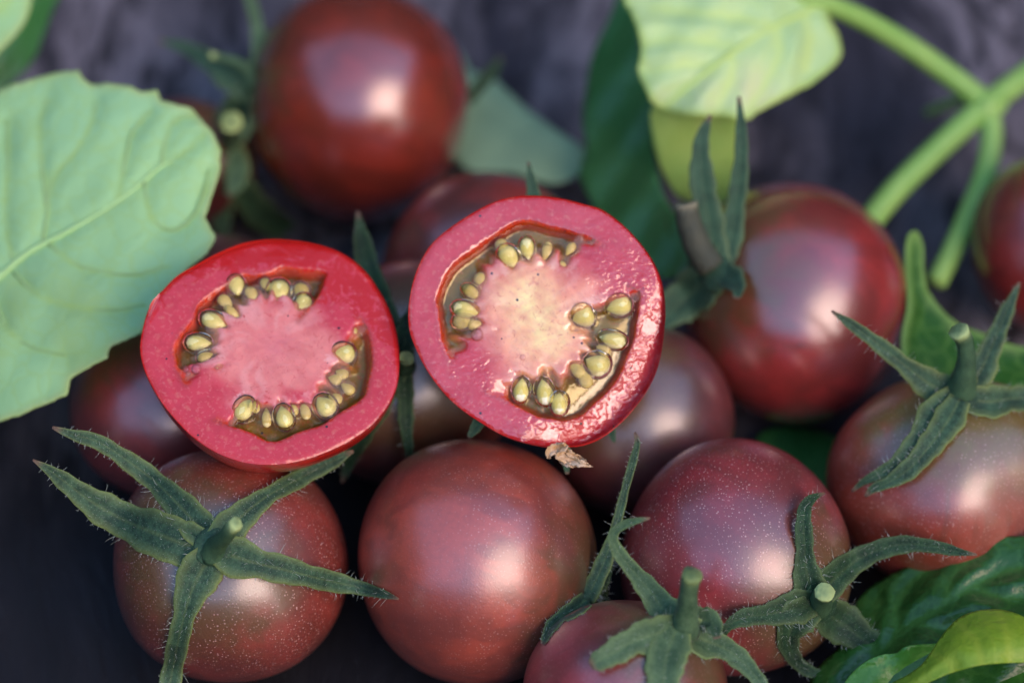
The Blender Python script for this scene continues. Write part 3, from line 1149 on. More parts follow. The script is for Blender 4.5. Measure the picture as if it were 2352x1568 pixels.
    col = col + (amb - col) * (k1 * .85)[:, None]
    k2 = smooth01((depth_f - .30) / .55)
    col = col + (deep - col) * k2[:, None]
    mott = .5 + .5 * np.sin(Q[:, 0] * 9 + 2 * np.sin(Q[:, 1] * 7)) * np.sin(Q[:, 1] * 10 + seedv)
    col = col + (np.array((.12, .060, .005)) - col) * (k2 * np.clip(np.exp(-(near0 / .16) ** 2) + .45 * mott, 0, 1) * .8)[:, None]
    col = col + (np.array((.60, .045, .010)) - col) * (wallness * .9)[:, None]
    grain = .16 + .95 * smooth01((u_ * .8 - v_ * .6 - .15) / .5) + .5 * np.exp(-((u_ * .64 - v_ * .77) / .22) ** 2) - .8 * cz
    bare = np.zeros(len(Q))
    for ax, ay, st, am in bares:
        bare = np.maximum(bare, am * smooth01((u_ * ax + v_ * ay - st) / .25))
    V = loc(Q, z)
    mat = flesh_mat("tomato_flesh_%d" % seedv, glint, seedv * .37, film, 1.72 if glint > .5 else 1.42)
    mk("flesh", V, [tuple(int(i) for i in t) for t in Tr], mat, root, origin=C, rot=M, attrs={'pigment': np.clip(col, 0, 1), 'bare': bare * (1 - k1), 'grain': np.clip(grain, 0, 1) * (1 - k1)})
    # --- seeds
    sd = []
    for (x, y, L, Wd, kind, sac) in seeds:
        q = uv([(x, y)])[0]
        dv = cc - q
        a0 = math.atan2(dv[1], dv[0]) + rng.uniform(-.25, .25)
        L_, W_ = .98 * L * depth / F, .98 * Wd * depth / F
        sd.append((q, L_, W_))
        zh = min(W_ * .62, .085)
        zc = (.0 if kind else -.04) - zh
        nt, npz = 14, 12
        Vs = []
        for i in range(nt + 1):
            t = -1 + 2 * i / nt
            r = 1.02 * max(1 + t, 0) ** .5 * max(1 - t, 0) ** .85 if 0 < i < nt else 0.02
            for k in range(npz):
                w = 2 * math.pi * k / npz
                lu, lv = t * L_, r * W_ * math.cos(w)
                Vs.append((q[0] + lu * math.cos(a0) - lv * math.sin(a0), q[1] + lu * math.sin(a0) + lv * math.cos(a0), zc + r * zh * math.sin(w)))
        Vs = np.array(Vs)
        Vw = loc(Vs[:, :2], Vs[:, 2])
        Fs = []
        for i in range(nt):
            for k in range(npz):
                k2 = (k + 1) % npz
                Fs.append((i * npz + k, (i + 1) * npz + k, (i + 1) * npz + k2, i * npz + k2))
        so = mk("seed", Vw, Fs, SEED if kind else SEED_D, root, rot=M)
        if sac or kind:
            Vs2 = []
            for i in range(nt + 1):
                t = -1 + 2 * i / nt
                r = math.sqrt(max(1 - t * t, 0)) if 0 < i < nt else .02
                for k in range(npz):
                    w = 2 * math.pi * k / npz
                    lu, lv = t * L_ * 1.34, r * (W_ * 1.60) * math.cos(w)
                    Vs2.append((q[0] + lu * math.cos(a0) - lv * math.sin(a0), q[1] + lu * math.sin(a0) + lv * math.cos(a0), zc - .012 + r * (zh * 1.45 + .018) * math.sin(w)))
            Vs2 = np.array(Vs2)
            mk("seed_sac", loc(Vs2[:, :2], Vs2[:, 2]), Fs, SAC, so, rot=M)
    # --- gel
    for poly, w, c, ins in cv:
        Qg, Tg = cdt(poly, [], .028)
        dw, dc = seg_dist(Qg, w), seg_dist(Qg, c)
        zg = -.045 + .05 * np.exp(-dw / .035) - .02 * np.exp(-dc / .03)
        fa = np.arctan2(Qg[:, 1] - cc[1], Qg[:, 0] - cc[0])
        lim_ = .22 + .06 * np.sin(fa * 13 + seedv) + .04 * np.sin(fa * 29)
        film_ = 1 - smooth01((dc - lim_) / .045)
        for q, L_, W_ in sd:
            film_ = np.maximum(film_, 1 - smooth01((np.linalg.norm(Qg - q, axis=1) - W_ * 1.35) / .045))
        zg = zg - .045 * (1 - film_)
        for q, L_, W_ in sd:
            zg = zg + .045 * np.exp(-(np.linalg.norm(Qg - q, axis=1) / (W_ * 1.45)) ** 4)
        mk("gel", loc(Qg, zg), [tuple(int(i) for i in t) for t in Tg], GEL, root, origin=C, rot=M, attrs={'milk': film_})
    for x, y, r in bubbles:
        q = uv([(x, y)])[0]
        rr = r * depth / F
        Vb, Fb = [], []
        for i in range(9):
            a = (i / 8 - .18) * math.pi / 2 / .82 if i else -.3
            for k in range(16):
                wv = 2 * math.pi * k / 16
                Vb.append((q[0] + rr * math.cos(a) * math.cos(wv), q[1] + rr * math.cos(a) * math.sin(wv), -.02 + rr * .8 * math.sin(a)))
        for i in range(8):
            for k in range(16):
                k2 = (k + 1) % 16
                Fb.append((i * 16 + k, i * 16 + k2, i * 16 + 16 + k2, i * 16 + 16 + k))
        Vb = np.array(Vb)
        mk("bubble", loc(Vb[:, :2], Vb[:, 2]), Fb, BUB, root, rot=M)
    return root, C, nrm


def z4(pts):
    return [(287.1 + .3846 * p[0], 516.8 + .3846 * p[1]) + tuple(v * .3846 for v in p[2:4]) + tuple(p[4:]) for p in pts]


def z5(pts):
    return [(918.7 + .4211 * p[0], 430.7 + .4211 * p[1]) + tuple(v * .4211 for v in p[2:4]) + tuple(p[4:]) for p in pts]


HALF1, _c, _n = half("smaller cut tomato half with pink core, tilted back beside the large pale leaf",
     (622, 808), 39.9, math.radians(25), 0.0,
     z4([(90, 740), (100, 650), (130, 530), (165, 455), (230, 385), (310, 305), (420, 240), (560, 165), (700, 110), (850, 85), (1000, 90), (1150, 115), (1300, 170),
         (1430, 270), (1530, 410), (1600, 560), (1635, 720), (1640, 860), (1620, 980), (1560, 1100), (1480, 1195), (1370, 1275), (1210, 1355), (1040, 1410), (870, 1432),
         (700, 1415), (540, 1355), (400, 1260), (300, 1160), (220, 1060), (150, 940), (108, 840)]),
     [(z4([(365, 960), (325, 890), (300, 800), (290, 730), (320, 640), (400, 560), (440, 480), (520, 410), (610, 350), (690, 285), (790, 285), (860, 275), (935, 240), (1050, 258), (1150, 265), (1212, 275), (1200, 340), (1150, 430), (1030, 575)]),
       z4([(1000, 490), (930, 458), (830, 465), (740, 475), (715, 530), (650, 590), (600, 650), (585, 720), (600, 780), (640, 830), (580, 870), (480, 880), (410, 935)])),
      (z4([(1400, 545), (1445, 610), (1470, 690), (1480, 790), (1468, 900), (1430, 1010), (1300, 1110), (1200, 1175), (1050, 1228), (900, 1285), (760, 1248), (620, 1190), (525, 1152)]),
       z4([(580, 1090), (660, 1020), (790, 985), (850, 1030), (930, 1022), (1030, 1018), (1115, 985), (1150, 930), (1195, 870), (1195, 800), (1235, 720), (1290, 650)]))],
     (617, 794), dict(peri=(.60, .040, .058), rim=(.60, .018, .012), mid=(.82, .27, .22), hot=(.64, .16, .18), hr=.15, hk=.6, hots=z4([(900, 720)]), streak=(.92, .64, .56), bumpy=.35, deep=(.34, .19, .010)),
     z4([(530, 562, 78, 48, 1, 0), (440, 692, 76, 46, 1, 1), (665, 352, 66, 46, 1, 1), (760, 400, 62, 34, 0, 0), (920, 380, 72, 58, 1, 1), (1060, 462, 66, 46, 1, 0), (1050, 375, 52, 44, 0, 1),
         (1305, 755, 70, 58, 1, 0), (1255, 905, 44, 34, 0, 0), (1295, 872, 42, 34, 0, 0), (1195, 1065, 72, 56, 1, 0), (1075, 1092, 62, 30, 0, 0), (950, 1132, 72, 48, 1, 0),
         (845, 1135, 66, 28, 0, 0), (712, 1085, 76, 52, 1, 0), (480, 770, 50, 30, 0, 1), (640, 505, 66, 26, 0, 0), (1255, 1020, 46, 36, 0, 0), (1360, 620, 30, 22, 0, 0), (560, 845, 52, 26, 0, 0), (1330, 960, 50, 32, 0, 0), (1010, 1085, 44, 22, 0, 0), (780, 1070, 46, 24, 0, 0), (600, 440, 54, 36, 0, 0), (840, 340, 46, 30, 0, 0)]),
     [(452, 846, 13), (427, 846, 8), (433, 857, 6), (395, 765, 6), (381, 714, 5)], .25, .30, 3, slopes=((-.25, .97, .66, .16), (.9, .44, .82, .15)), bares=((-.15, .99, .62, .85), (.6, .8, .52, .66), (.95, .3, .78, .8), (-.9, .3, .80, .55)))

HALF2, _c, _n = half("larger cut tomato half facing out, with yellow core and grainy glinting flesh",
     (1233, 738), 39.9, math.radians(9), math.radians(2),
     z5([(45, 700), (60, 560), (100, 430), (170, 310), (260, 230), (370, 155), (500, 85), (620, 50), (760, 45), (880, 60), (1000, 90), (1100, 120), (1200, 190), (1300, 290),
         (1380, 400), (1430, 520), (1448, 660), (1440, 800), (1420, 930), (1380, 1050), (1300, 1170), (1200, 1280), (1100, 1355), (1000, 1395), (900, 1405), (780, 1408),
         (660, 1385), (550, 1345), (440, 1280), (330, 1205), (240, 1120), (150, 1000), (90, 885), (55, 790)]),
     [(z5([(278, 948), (252, 900), (225, 790), (197, 660), (205, 580), (250, 470), (320, 395), (430, 315), (530, 240), (650, 185), (800, 205), (930, 238), (1040, 272), (1102, 312)]),
       z5([(1050, 355), (980, 420), (905, 480), (870, 455), (800, 435), (740, 435), (660, 452), (590, 465), (520, 505), (485, 560), (470, 650), (475, 740), (540, 770), (470, 840), (400, 870), (330, 920)])),
      (z5([(1225, 533), (1275, 545), (1312, 575), (1305, 690), (1290, 800), (1240, 940), (1150, 1090), (1080, 1160), (980, 1235), (880, 1268), (780, 1255), (640, 1200), (540, 1145), (460, 1108)]),
       z5([(560, 1040), (640, 965), (700, 985), (790, 965), (860, 960), (920, 925), (960, 880), (965, 830), (905, 780), (885, 700), (925, 640), (1010, 612), (1060, 590), (1130, 552)]))],
     (1237, 738), dict(peri=(.57, .026, .034), rim=(.55, .016, .012), mid=(.95, .38, .20), hot=(1.0, .86, .34), hr=.22, hk=.95, hots=z5([(690, 610), (800, 800), (740, 700)]), streak=(.95, .66, .48), bumpy=.35, deep=(.32, .20, .012)),
     z5([(1000, 700, 62, 58, 1, 1), (1195, 642, 70, 52, 1, 1), (1160, 828, 74, 42, 1, 1), (1075, 962, 68, 58, 1, 1), (790, 1112, 74, 44, 1, 1), (662, 1100, 66, 40, 1, 0), (598, 378, 70, 48, 1, 0),
         (695, 332, 62, 36, 1, 1), (800, 342, 56, 26, 0, 0), (360, 665, 72, 42, 1, 1), (395, 568, 60, 32, 0, 1), (410, 742, 44, 28, 0, 0), (965, 985, 60, 34, 0, 0), (880, 432, 40, 26, 0, 0), (345, 725, 56, 40, 0, 1), (870, 1175, 62, 40, 1, 1), (1010, 1040, 56, 36, 0, 0), (450, 500, 52, 34, 0, 0), (560, 320, 52, 34, 0, 0), (930, 330, 44, 24, 0, 0), (1110, 880, 44, 30, 0, 0)]),
     [(1096, 768, 15), (1201, 820, 9)], .9, .30, 5, slopes=((.75, -.66, .42, .36),), bares=((.2, -.98, .72, .6), (.98, .1, .86, .7)))

def strip(name, parent, mat, pts, depth, **kw):
    V, Fc, at = ribbon(pts, lambda x, y, s: depth - .08 * s + 0 * x, n=20, **kw)
    return mk(name, V, Fc, mat, parent, attrs=at)


for pts, d_ in (([(1232, 530, 24), (1226, 455, 17), (1219, 410, 11), (1213, 372, 3)], 41.6),
                ([(1392, 930, 18), (1402, 982, 12), (1412, 1018, 3)], 40.9),
                ([(1285, 985, 18), (1297, 1045, 13), (1303, 1088, 4)], 40.5),
                ([(1110, 950, 16), (1090, 985, 12), (1076, 1004, 4)], 40.6)):
    strip("sepal", HALF2, SEP_B, pts, d_)
strip("skin_flap", HALF1, HALF_SKIN, [(368, 674, 2), (361, 684, 4), (352, 698, 6), (345, 716, 4), (342, 728, 2)], 39.95, fold=.5, curl=.5)
dry_tip = empty("dry_sepal", P(1125, 168, 47.3))
tag(dry_tip, "thin dark dry sepal poking out beyond the large back tomato", "sepal")
strip("blade", dry_tip, SEP_D, [(1070, 235, 15), (1100, 200, 15), (1130, 165, 14), (1152, 132, 5)], 47.3, fold=.6)

# ------------------------------------------------------------------ leaves


def leaf_sheet(outline, ctrl, veins, spacing, pucker=.06, vein_w=10, wave=.05, edge_curl=0.0, rough_edge=0.0, curl_w=40, sharp=False):
    """outline/veins in apparent coordinates; ctrl: (x, y, depth) points fitted by a quadratic surface"""
    o = np.asarray(outline, float)
    per = np.linalg.norm(np.diff(np.vstack([o, o[:1]]), axis=0), axis=1).sum()
    nn_ = max(len(o) * 6, int(per / spacing / .8))
    ol = even(np.vstack([o, o[:1]]), nn_ + 1)[:-1] if sharp else catmull(o, nn_, True)
    if rough_edge:
        ol += rng.normal(0, rough_edge, ol.shape)
    Q, Tr = cdt(ol / 100, [], spacing / 100)
    Q = Q * 100
    c = np.asarray(ctrl, float)

    def basis(p):
        x, y = (p[:, 0] - 1176) / 500, (p[:, 1] - 784) / 500
        cols = [np.ones(len(p)), x, y]
        if len(c) >= 6:
            cols += [x * x, x * y, y * y]
        return np.stack(cols, 1)
    k = np.linalg.lstsq(basis(c), c[:, 2], rcond=None)[0]
    d = basis(Q) @ k
    dv = np.full(len(Q), 1e9)
    for v in veins:
        dv = np.minimum(dv, seg_dist(Q, catmull(v, 40)))
    de = seg_dist(Q, ol, True)
    vein = np.exp(-(dv / vein_w) ** 2) if veins else np.zeros(len(Q))
    if veins:
        d -= pucker * (1 - np.exp(-(dv / (vein_w * 4)) ** 2))
    f = rng.uniform(0, 6, 4)
    d += wave * (np.sin(Q[:, 0] / 47 + f[0]) * np.sin(Q[:, 1] / 53 + f[1]) + .5 * np.sin(Q[:, 0] / 21 + Q[:, 1] / 29 + f[2]))
    d += edge_curl * np.exp(-(de / curl_w) ** 2)
    V = np.array([P(x, y, z) for (x, y), z in zip(Q, d)])
    return V, [tuple(int(i) for i in t[::-1]) for t in Tr], {'vein': vein, 'edge': np.exp(-(de / 12) ** 2)}, (basis, k)


def blade(name, parent, mat, *a, thick=.025, **kw):
    V, Fc, at, bk = leaf_sheet(*a, **kw)
    o = mk(name, V, Fc, mat, parent, attrs=at)
    md = o.modifiers.new("thickness", 'SOLIDIFY')
    md.thickness = thick * .01
    md.offset = -1
    return o, bk


def rib(name, parent, mat, pts, bk, r0, r1, off=0.0, n=26):
    c = catmull(pts, n)
    d = bk[0](c[:, :2]) @ bk[1] - off
    W = np.array([P(x, y, z) for (x, y), z in zip(c[:, :2], d)])
    V, Fc, t = tube(W, np.linspace(r0, r1, n), 8)
    return mk(name, V, Fc, mat, parent, attrs={'vein': np.ones(len(V)), 'edge': np.zeros(len(V))})


def z1(pts):
    return [(.36617 * a, .36617 * b) for a, b in pts]


LEAF_PALE = leaf_mat("leaf_underside", (.41, .70, .29), (.35, .64, .30), (.40, .60, .15), (.40, .52, .10), rough=.5, trans=.2, blotch_amt=.6, scale=45, bump=.2, edge=(.46, .58, .2))
RIB_PALE = leaf_mat("leaf_midrib", (.44, .70, .30), (.40, .66, .28), (.42, .68, .26), (.40, .60, .20), rough=.5, trans=.1, blotch_amt=.2, scale=80)
VEIN_PALE = leaf_mat("leaf_vein", (.34, .54, .22), (.31, .50, .22), (.33, .52, .20), (.30, .44, .13), rough=.5, trans=.1, blotch_amt=.2, scale=80)

mid1 = z1([(-120, 1830), (0, 1730), (200, 1568), (400, 1465), (700, 1290), (870, 1160), (1000, 1050), (1150, 965), (1270, 845)])
side1 = [z1([(270, 1510), (300, 1300), (305, 1200), (370, 1080), (500, 920), (570, 780), (600, 650)]),
         z1([(290, 1290), (270, 1100), (250, 900), (262, 700), (300, 620)]),
         z1([(740, 1255), (790, 1000), (830, 830), (940, 700)]),
         z1([(1010, 1040), (1045, 850), (1100, 750), (1200, 725)]),
         z1([(900, 1140), (960, 1380), (1080, 1445), (1200, 1370), (1270, 1220), (1310, 1060)]),
         [(110, 560), (170, 605), (240, 625), (310, 630), (390, 610)],
         [(30, 625), (90, 680), (170, 705), (260, 712), (330, 700)],
         [(-20, 660), (20, 760), (80, 800), (150, 815)],
         z1([(80, 1650), (30, 1350), (50, 1000), (40, 760)])]
lf = empty("basil_leaf", P(230, 860, 41.6))
tag(lf, "large pale underside of a basil leaf with raised veins, at the left edge", "leaf", "loose basil leaves")
b1, bk1 = blade("blade", lf, LEAF_PALE,
                [(-160, 290), (-60, 235), (0, 204), (30, 192), (48, 190), (75, 180), (130, 166), (180, 161), (192, 182), (212, 194), (250, 191), (300, 198), (322, 210), (362, 207), (368, 230), (400, 238),
                 (440, 248), (462, 275), (490, 305), (508, 345), (505, 390), (490, 440), (470, 500), (482, 520), (496, 543), (478, 580), (440, 610), (385, 660), (340, 740), (325, 765),
                 (285, 782), (252, 796), (246, 822), (210, 840), (162, 868), (155, 905), (100, 930), (40, 955), (0, 968), (-120, 980), (-220, 820), (-240, 520)],
                [(480, 320, 42.3), (500, 420, 42.2), (250, 200, 43.0), (0, 230, 43.2), (0, 600, 42.2), (0, 950, 41.2), (330, 770, 41.0), (160, 880, 41.1), (250, 500, 41.9), (440, 560, 41.7)],
                [mid1] + side1, 10, pucker=.05, vein_w=5, wave=.025, edge_curl=.04, rough_edge=.7, sharp=True, thick=.014)
rib("midrib", lf, RIB_PALE, mid1, bk1, .060, .016, -.010)
for s in side1:
    rib("vein", lf, VEIN_PALE, s, bk1, .024, .012, -.012)

LEAF_DARK = leaf_mat("leaf_dark_green", (.026, .140, .028), (.055, .20, .048), (.06, .21, .05), (.018, .088, .018), rough=.38, trans=.12, scale=50, spec=.5, bump=.5)
LEAF_CRINK = leaf_mat("leaf_crinkled_dark", (.013, .072, .010), (.026, .115, .016), (.06, .18, .03), (.010, .050, .008), rough=.34, trans=.10, scale=50, spec=.5, bump=.5)
LEAF_MID = leaf_mat("leaf_mid_green", (.022, .095, .012), (.03, .12, .015), (.16, .32, .06), (.015, .06, .01), rough=.48, spec=.22, trans=.12, scale=60, edge=(.25, .42, .10))
LEAF_WRINK = leaf_mat("leaf_wrinkled_pale", (.48, .72, .32), (.58, .78, .34), (.62, .80, .24), (.80, .64, .42), rough=.5, trans=.2, scale=45, blotch_amt=.6, edge=(.38, .55, .08))
LEAF_YEL = leaf_mat("leaf_yellow_green", (.27, .42, .025), (.20, .36, .03), (.36, .48, .04), (.14, .30, .06), rough=.45, trans=.25, scale=60, blotch_amt=.6)
LEAF_GREY = leaf_mat("leaf_grey_green", (.24, .40, .23), (.29, .45, .25), (.32, .48, .26), (.24, .36, .17), rough=.6, trans=.1, scale=40)
STEM = simple_mat("green_stem", (.20, .40, .08), (.28, .47, .11), 120, .5, .3, .4)


def leaf_thing(label, base, mat, outline, ctrl, veins, spacing, midrib=None, rmat=None, **kw):
    r = empty("basil_leaf", P(*base))
    tag(r, label, "leaf", "loose basil leaves")
    o, bk = blade("blade", r, mat, outline, ctrl, veins, spacing, **kw)
    if midrib is not None:
        rib("midrib", r, rmat or mat, midrib, bk, .045, .02, -.01)
    return r


leaf_thing("pale leaf corner poking in at the top left corner", (20, 60, 44.5), LEAF_GREY if False else LEAF_PALE,
           [(-120, -80), (80, -90), (72, 0), (62, 40), (40, 75), (5, 112), (-40, 150), (-140, 120)],
           [(0, 0, 44.6), (60, 0, 44.8), (0, 110, 44.4), (-100, 50, 44.4)], [[(-100, 60), (0, 20), (60, -60)]], 14, wave=.02)
leaf_thing("dark green leaf behind the pale corner leaf at top left", (40, 150, 46.5), LEAF_DARK,
           [(-120, -120), (60, -130), (150, -60), (118, 30), (100, 80), (75, 140), (40, 180), (0, 210), (-100, 230), (-160, 60)],
           [(0, 0, 46.5), (100, 0, 46.9), (0, 180, 46.0), (-80, 60, 46.2)], [[(-60, 200), (40, 60), (110, -60)]], 14, wave=.04, edge_curl=.2)
mid4 = [(1440, 20), (1420, 160), (1430, 300), (1470, 420), (1530, 560)]
leaf_thing("dark green leaf standing behind the larger cut half", (1530, 580, 44.0), LEAF_DARK,
           [(1428, -30), (1400, 40), (1362, 120), (1345, 200), (1338, 280), (1345, 340), (1330, 400), (1350, 450), (1400, 540), (1450, 600), (1540, 640), (1580, 600), (1565, 520), (1520, 440),
            (1500, 330), (1505, 240), (1475, 140), (1460, 40)],
           [(1430, 0, 47.0), (1345, 280, 46.3), (1505, 330, 45.2), (1550, 600, 43.9)], [], 12, wave=.10)
leaf_thing("blurred grey green leaf behind the big back tomato", (1200, 330, 47.0), LEAF_GREY,
           [(1050, 120), (1085, 165), (1125, 175), (1160, 205), (1210, 250), (1280, 300), (1338, 340), (1352, 370), (1320, 405), (1270, 420), (1180, 395), (1060, 380), (1030, 260)],
           [(1085, 170, 48.6), (1340, 360, 46.9), (1100, 380, 46.8), (1200, 260, 47.8)], [[(1040, 180), (1200, 290), (1330, 375)]], 12, wave=.04)
leaf_thing("small dark leaf lying in the gap left of the olive shouldered tomato", (1850, 1120, 43.2), LEAF_DARK,
           [(1740, 1000), (1830, 980), (1930, 1010), (1960, 1080), (1920, 1150), (1850, 1170), (1780, 1120)],
           [(1740, 1000, 44.0), (1930, 1010, 44.0), (1850, 1160, 43.0), (1780, 1100, 43.4)], [[(1760, 1010), (1900, 1130)]], 12, wave=.05)
leaf_thing("green leaf with a bright curled edge behind the forked calyx", (2200, 860, 43.4), LEAF_MID,
           [(2088, 540), (2104, 530), (2120, 560), (2122, 610), (2132, 665), (2165, 712), (2205, 745), (2260, 765), (2320, 790), (2400, 810), (2420, 900), (2330, 960), (2200, 960), (2110, 920), (2080, 860),
            (2072, 780), (2085, 700), (2080, 610)],
           [(2100, 540, 43.6), (2085, 700, 43.0), (2080, 860, 42.4), (2200, 950, 42.2), (2400, 810, 43.0), (2250, 770, 43.2), (2400, 900, 42.6)], [], 11, wave=.05, edge_curl=-.12, curl_w=22)

m7 = [(1950, 1568), (2060, 1460), (2170, 1385), (2260, 1330), (2352, 1300)]
v7 = [[(2060, 1460), (2060, 1390), (2100, 1330), (2160, 1290)], [(2170, 1385), (2190, 1320), (2250, 1270)], [(2100, 1430), (2180, 1440), (2260, 1420)], [(2010, 1505), (2000, 1440), (2020, 1380)],
      [(2230, 1345), (2300, 1370), (2352, 1370)]]
leaf_thing("dark glossy crinkled basil leaf filling the lower right corner", (2160, 1480, 40.0), LEAF_CRINK,
           [(2420, 1225), (2352, 1230), (2290, 1234), (2230, 1240), (2195, 1256), (2130, 1280), (2090, 1298), (2040, 1322), (1990, 1355), (1958, 1395), (1950, 1430), (1930, 1480), (1880, 1530), (1850, 1600), (1900, 1680),
            (2150, 1700), (2420, 1640)],
           [(2352, 1230, 40.6), (2090, 1298, 41.0), (1958, 1400, 40.9), (1880, 1560, 40.3), (2150, 1650, 39.4), (2400, 1500, 39.6), (2150, 1420, 40.1)], [m7] + v7, 10, pucker=.16, vein_w=7, wave=.06,
           rough_edge=.5)
leaf_thing("bright yellow green leaf fold curling over the dark leaf at bottom right", (2200, 1500, 38.6), LEAF_YEL,
           [(1990, 1612), (2044, 1570), (2085, 1548), (2117, 1524), (2138, 1496), (2156, 1469), (2178, 1440), (2204, 1417), (2241, 1402), (2291, 1398), (2330, 1406), (2370, 1424), (2440, 1450), (2440, 1520),
            (2352, 1520), (2300, 1522), (2254, 1526), (2210, 1536), (2169, 1550), (2110, 1580), (2060, 1625)],
           [(2000, 1610, 39.0), (2117, 1524, 38.75), (2204, 1417, 39.0), (2291, 1398, 39.1), (2420, 1450, 38.9), (2352, 1520, 38.3), (2210, 1536, 38.3), (2260, 1462, 38.35), (2080, 1600, 38.6)],
           [(2291, 1398), (2312, 1455), (2320, 1520)] and [[(2291, 1398), (2312, 1455), (2320, 1520)], [(2195, 1425), (2240, 1470), (2256, 1526)], [(2140, 1500), (2180, 1520), (2190, 1542)]], 6, wave=.02, pucker=.05, vein_w=9,
           edge_curl=.10, curl_w=26, thick=.014)
LEAF_FRESH = leaf_mat("leaf_fresh_green", (.045, .20, .022), (.075, .26, .035), (.14, .36, .06), (.03, .14, .02), rough=.36, trans=.2, scale=60, spec=.5)
leaf_thing("fresh green glossy leaf with its tip beside the yellow green fold at bottom edge", (2020, 1580, 39.0), LEAF_FRESH,
           [(1900, 1640), (1938, 1570), (1968, 1535), (2005, 1511), (2035, 1502), (2058, 1500), (2080, 1486), (2130, 1480), (2200, 1480), (2280, 1490), (2420, 1500), (2440, 1680), (2000, 1720)],
           [(1938, 1570, 39.6), (2005, 1511, 39.5), (2100, 1484, 39.5), (2420, 1530, 39.4), (2150, 1650, 38.9), (1950, 1680, 39.0)], [[(1960, 1640), (2060, 1560), (2150, 1500)], [(2060, 1560), (2040, 1530), (2035, 1505)]],
           10, wave=.05, pucker=.08, vein_w=7, edge_curl=.1, curl_w=22)

# --- sprig with the wrinkled leaf
spr = empty("basil_sprig", P(2270, 245, 46.5))
tag(spr, "branched green basil sprig with a wrinkled pale leaf across the top right", "sprig")


def stem(pts, r0, r1):
    c = catmull([(x, y, d) for x, y, d in pts], 30)
    W = np.array([P(x, y, d) for x, y, d in c])
    V, Fc, t = tube(W, np.linspace(r0, r1, 30), 12)
    return mk("stem", V, Fc, STEM, spr)


stem([(2480, 90, 47.2), (2352, 178, 46.8), (2268, 240, 46.4), (2150, 345, 46.0), (2040, 455, 45.6), (1960, 560, 45.2)], .215, .20)
stem([(2268, 240, 46.4), (2170, 165, 46.2), (2060, 90, 45.8), (1960, 35, 45.3), (1880, 5, 44.9), (1800, -10, 44.7)], .19, .16)
stem([(2268, 240, 46.4), (2278, 310, 46.2), (2265, 390, 45.9), (2230, 480, 45.5), (2190, 570, 45.2), (2150, 650, 45.0)], .18, .17)
stem([(2262, 245, 46.5), (2225, 225, 47.0), (2180, 240, 47.6), (2130, 260, 48.2)], .12, .07)
def node_swelling():
    c = P(2266, 243, 46.35)
    V, Fc = [], []
    for i in range(13):
        a = math.pi * i / 12
        for k in range(20):
            w = 2 * math.pi * k / 20
            dvec = np.array([math.sin(a) * math.cos(w), math.sin(a) * math.sin(w), math.cos(a)])
            r_ = .27 * (1 + .10 * math.sin(3 * w + 1) * math.sin(a) + .06 * math.sin(5 * a))
            V.append(c + dvec * r_ * np.array([1.15, 1.0, .9]))
    for i in range(12):
        for k in range(20):
            k2 = (k + 1) % 20
            Fc.append((i * 20 + k, i * 20 + 20 + k, i * 20 + 20 + k2, i * 20 + k2))
    mk("node", V, Fc, STEM, spr)


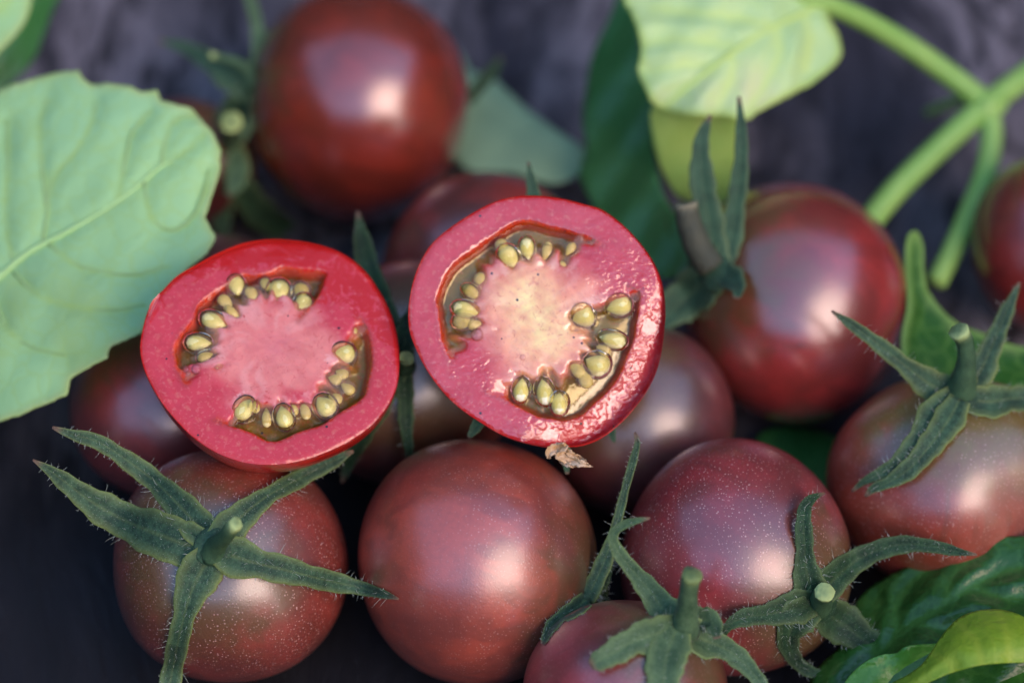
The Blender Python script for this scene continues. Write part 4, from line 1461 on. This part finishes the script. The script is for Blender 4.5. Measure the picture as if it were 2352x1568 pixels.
node_swelling()
m3 = [(1890, 10), (1780, 60), (1680, 120), (1590, 190), (1530, 240)]
v3 = [[(1780, 60), (1690, 40), (1600, 30), (1500, 20)], [(1700, 110), (1620, 95), (1540, 90), (1480, 100)], [(1640, 150), (1570, 150), (1490, 165)], [(1780, 60), (1790, 120), (1760, 190), (1720, 250)], [(1680, 120), (1680, 180), (1650, 240)], [(1850, 40), (1860, 90), (1850, 160)]]
l3, bk3 = blade("leaf", spr, LEAF_WRINK,
                [(1420, -60), (1432, 0), (1455, 50), (1472, 110), (1465, 165), (1478, 195), (1502, 240), (1550, 258), (1600, 266), (1660, 266), (1712, 276), (1745, 256), (1800, 228), (1860, 195), (1905, 160), (1932, 130),
                 (1928, 85), (1905, 40), (1890, 0), (1850, -60), (1640, -90)],
                [(1440, 0, 44.3), (1470, 150, 44.0), (1600, 262, 43.6), (1712, 272, 43.8), (1900, 150, 44.6), (1900, 20, 44.9), (1650, 100, 43.8), (1650, -60, 44.5)], [m3] + v3, 9, pucker=.13, vein_w=8, wave=.06,
                edge_curl=-.06, rough_edge=1.0)
rib("midrib", l3, LEAF_WRINK, m3, bk3, .05, .02, .0)
l3b, bk3b = blade("leaf_tip", spr, LEAF_YEL if False else leaf_mat("leaf_folded_tip", (.36, .54, .12), (.30, .52, .11), (.44, .58, .15), (.40, .46, .06), rough=.5, trans=.3, scale=45),
                  [(1500, 246), (1560, 256), (1640, 262), (1695, 272), (1698, 340), (1690, 420), (1660, 470), (1600, 470), (1555, 450), (1520, 390), (1500, 320)],
                  [(1500, 250, 44.2), (1695, 270, 44.3), (1690, 420, 44.9), (1555, 450, 44.9), (1600, 350, 44.6)], [[(1610, 262), (1605, 360), (1590, 460)]], 10, wave=.04, pucker=.05)

# --- small dry bit
DRY = simple_mat("dried_petal", (.52, .30, .12), (.66, .50, .34), 500, .6, .6, .3)


def dry_bit():
    r = empty("dried_blossom", P(1300, 1052, 39.0))
    tag(r, "crumpled orange dried blossom scrap under the rim of the larger cut half", "dried flower")

    def z9(p):
        return [((2050 + a * .19133) / 1.7415, (1700 + b * .19133) / 1.7415, w * .19133 / 1.7415) for a, b, w in p]
    for pts, off in (([(900, 640, 60), (1020, 650, 100), (1200, 720, 110), (1400, 790, 75), (1560, 830, 38), (1680, 870, 6)], .12),
                     ([(760, 700, 30), (760, 590, 80), (860, 500, 110), (980, 470, 105), (1080, 440, 95), (1130, 400, 30)], .16),
                     ([(880, 640, 20), (980, 700, 45), (1100, 790, 60), (1250, 850, 40), (1340, 865, 8)], .06),
                     ([(1000, 480, 40), (1120, 540, 70), (1260, 620, 60), (1400, 690, 50), (1540, 770, 12)], .09)):
        ph = rng.uniform(0, 6)
        V, Fc, at = ribbon(z9(pts), lambda x, y, s: 39.05 - off + .05 * np.sin(s * 9 + ph), n=22, fold=.9, curl=.2, th=.015)
        V = V + rng.normal(size=V.shape) * .006
        mk("petal", V, Fc, DRY, r, attrs=at)


dry_bit()
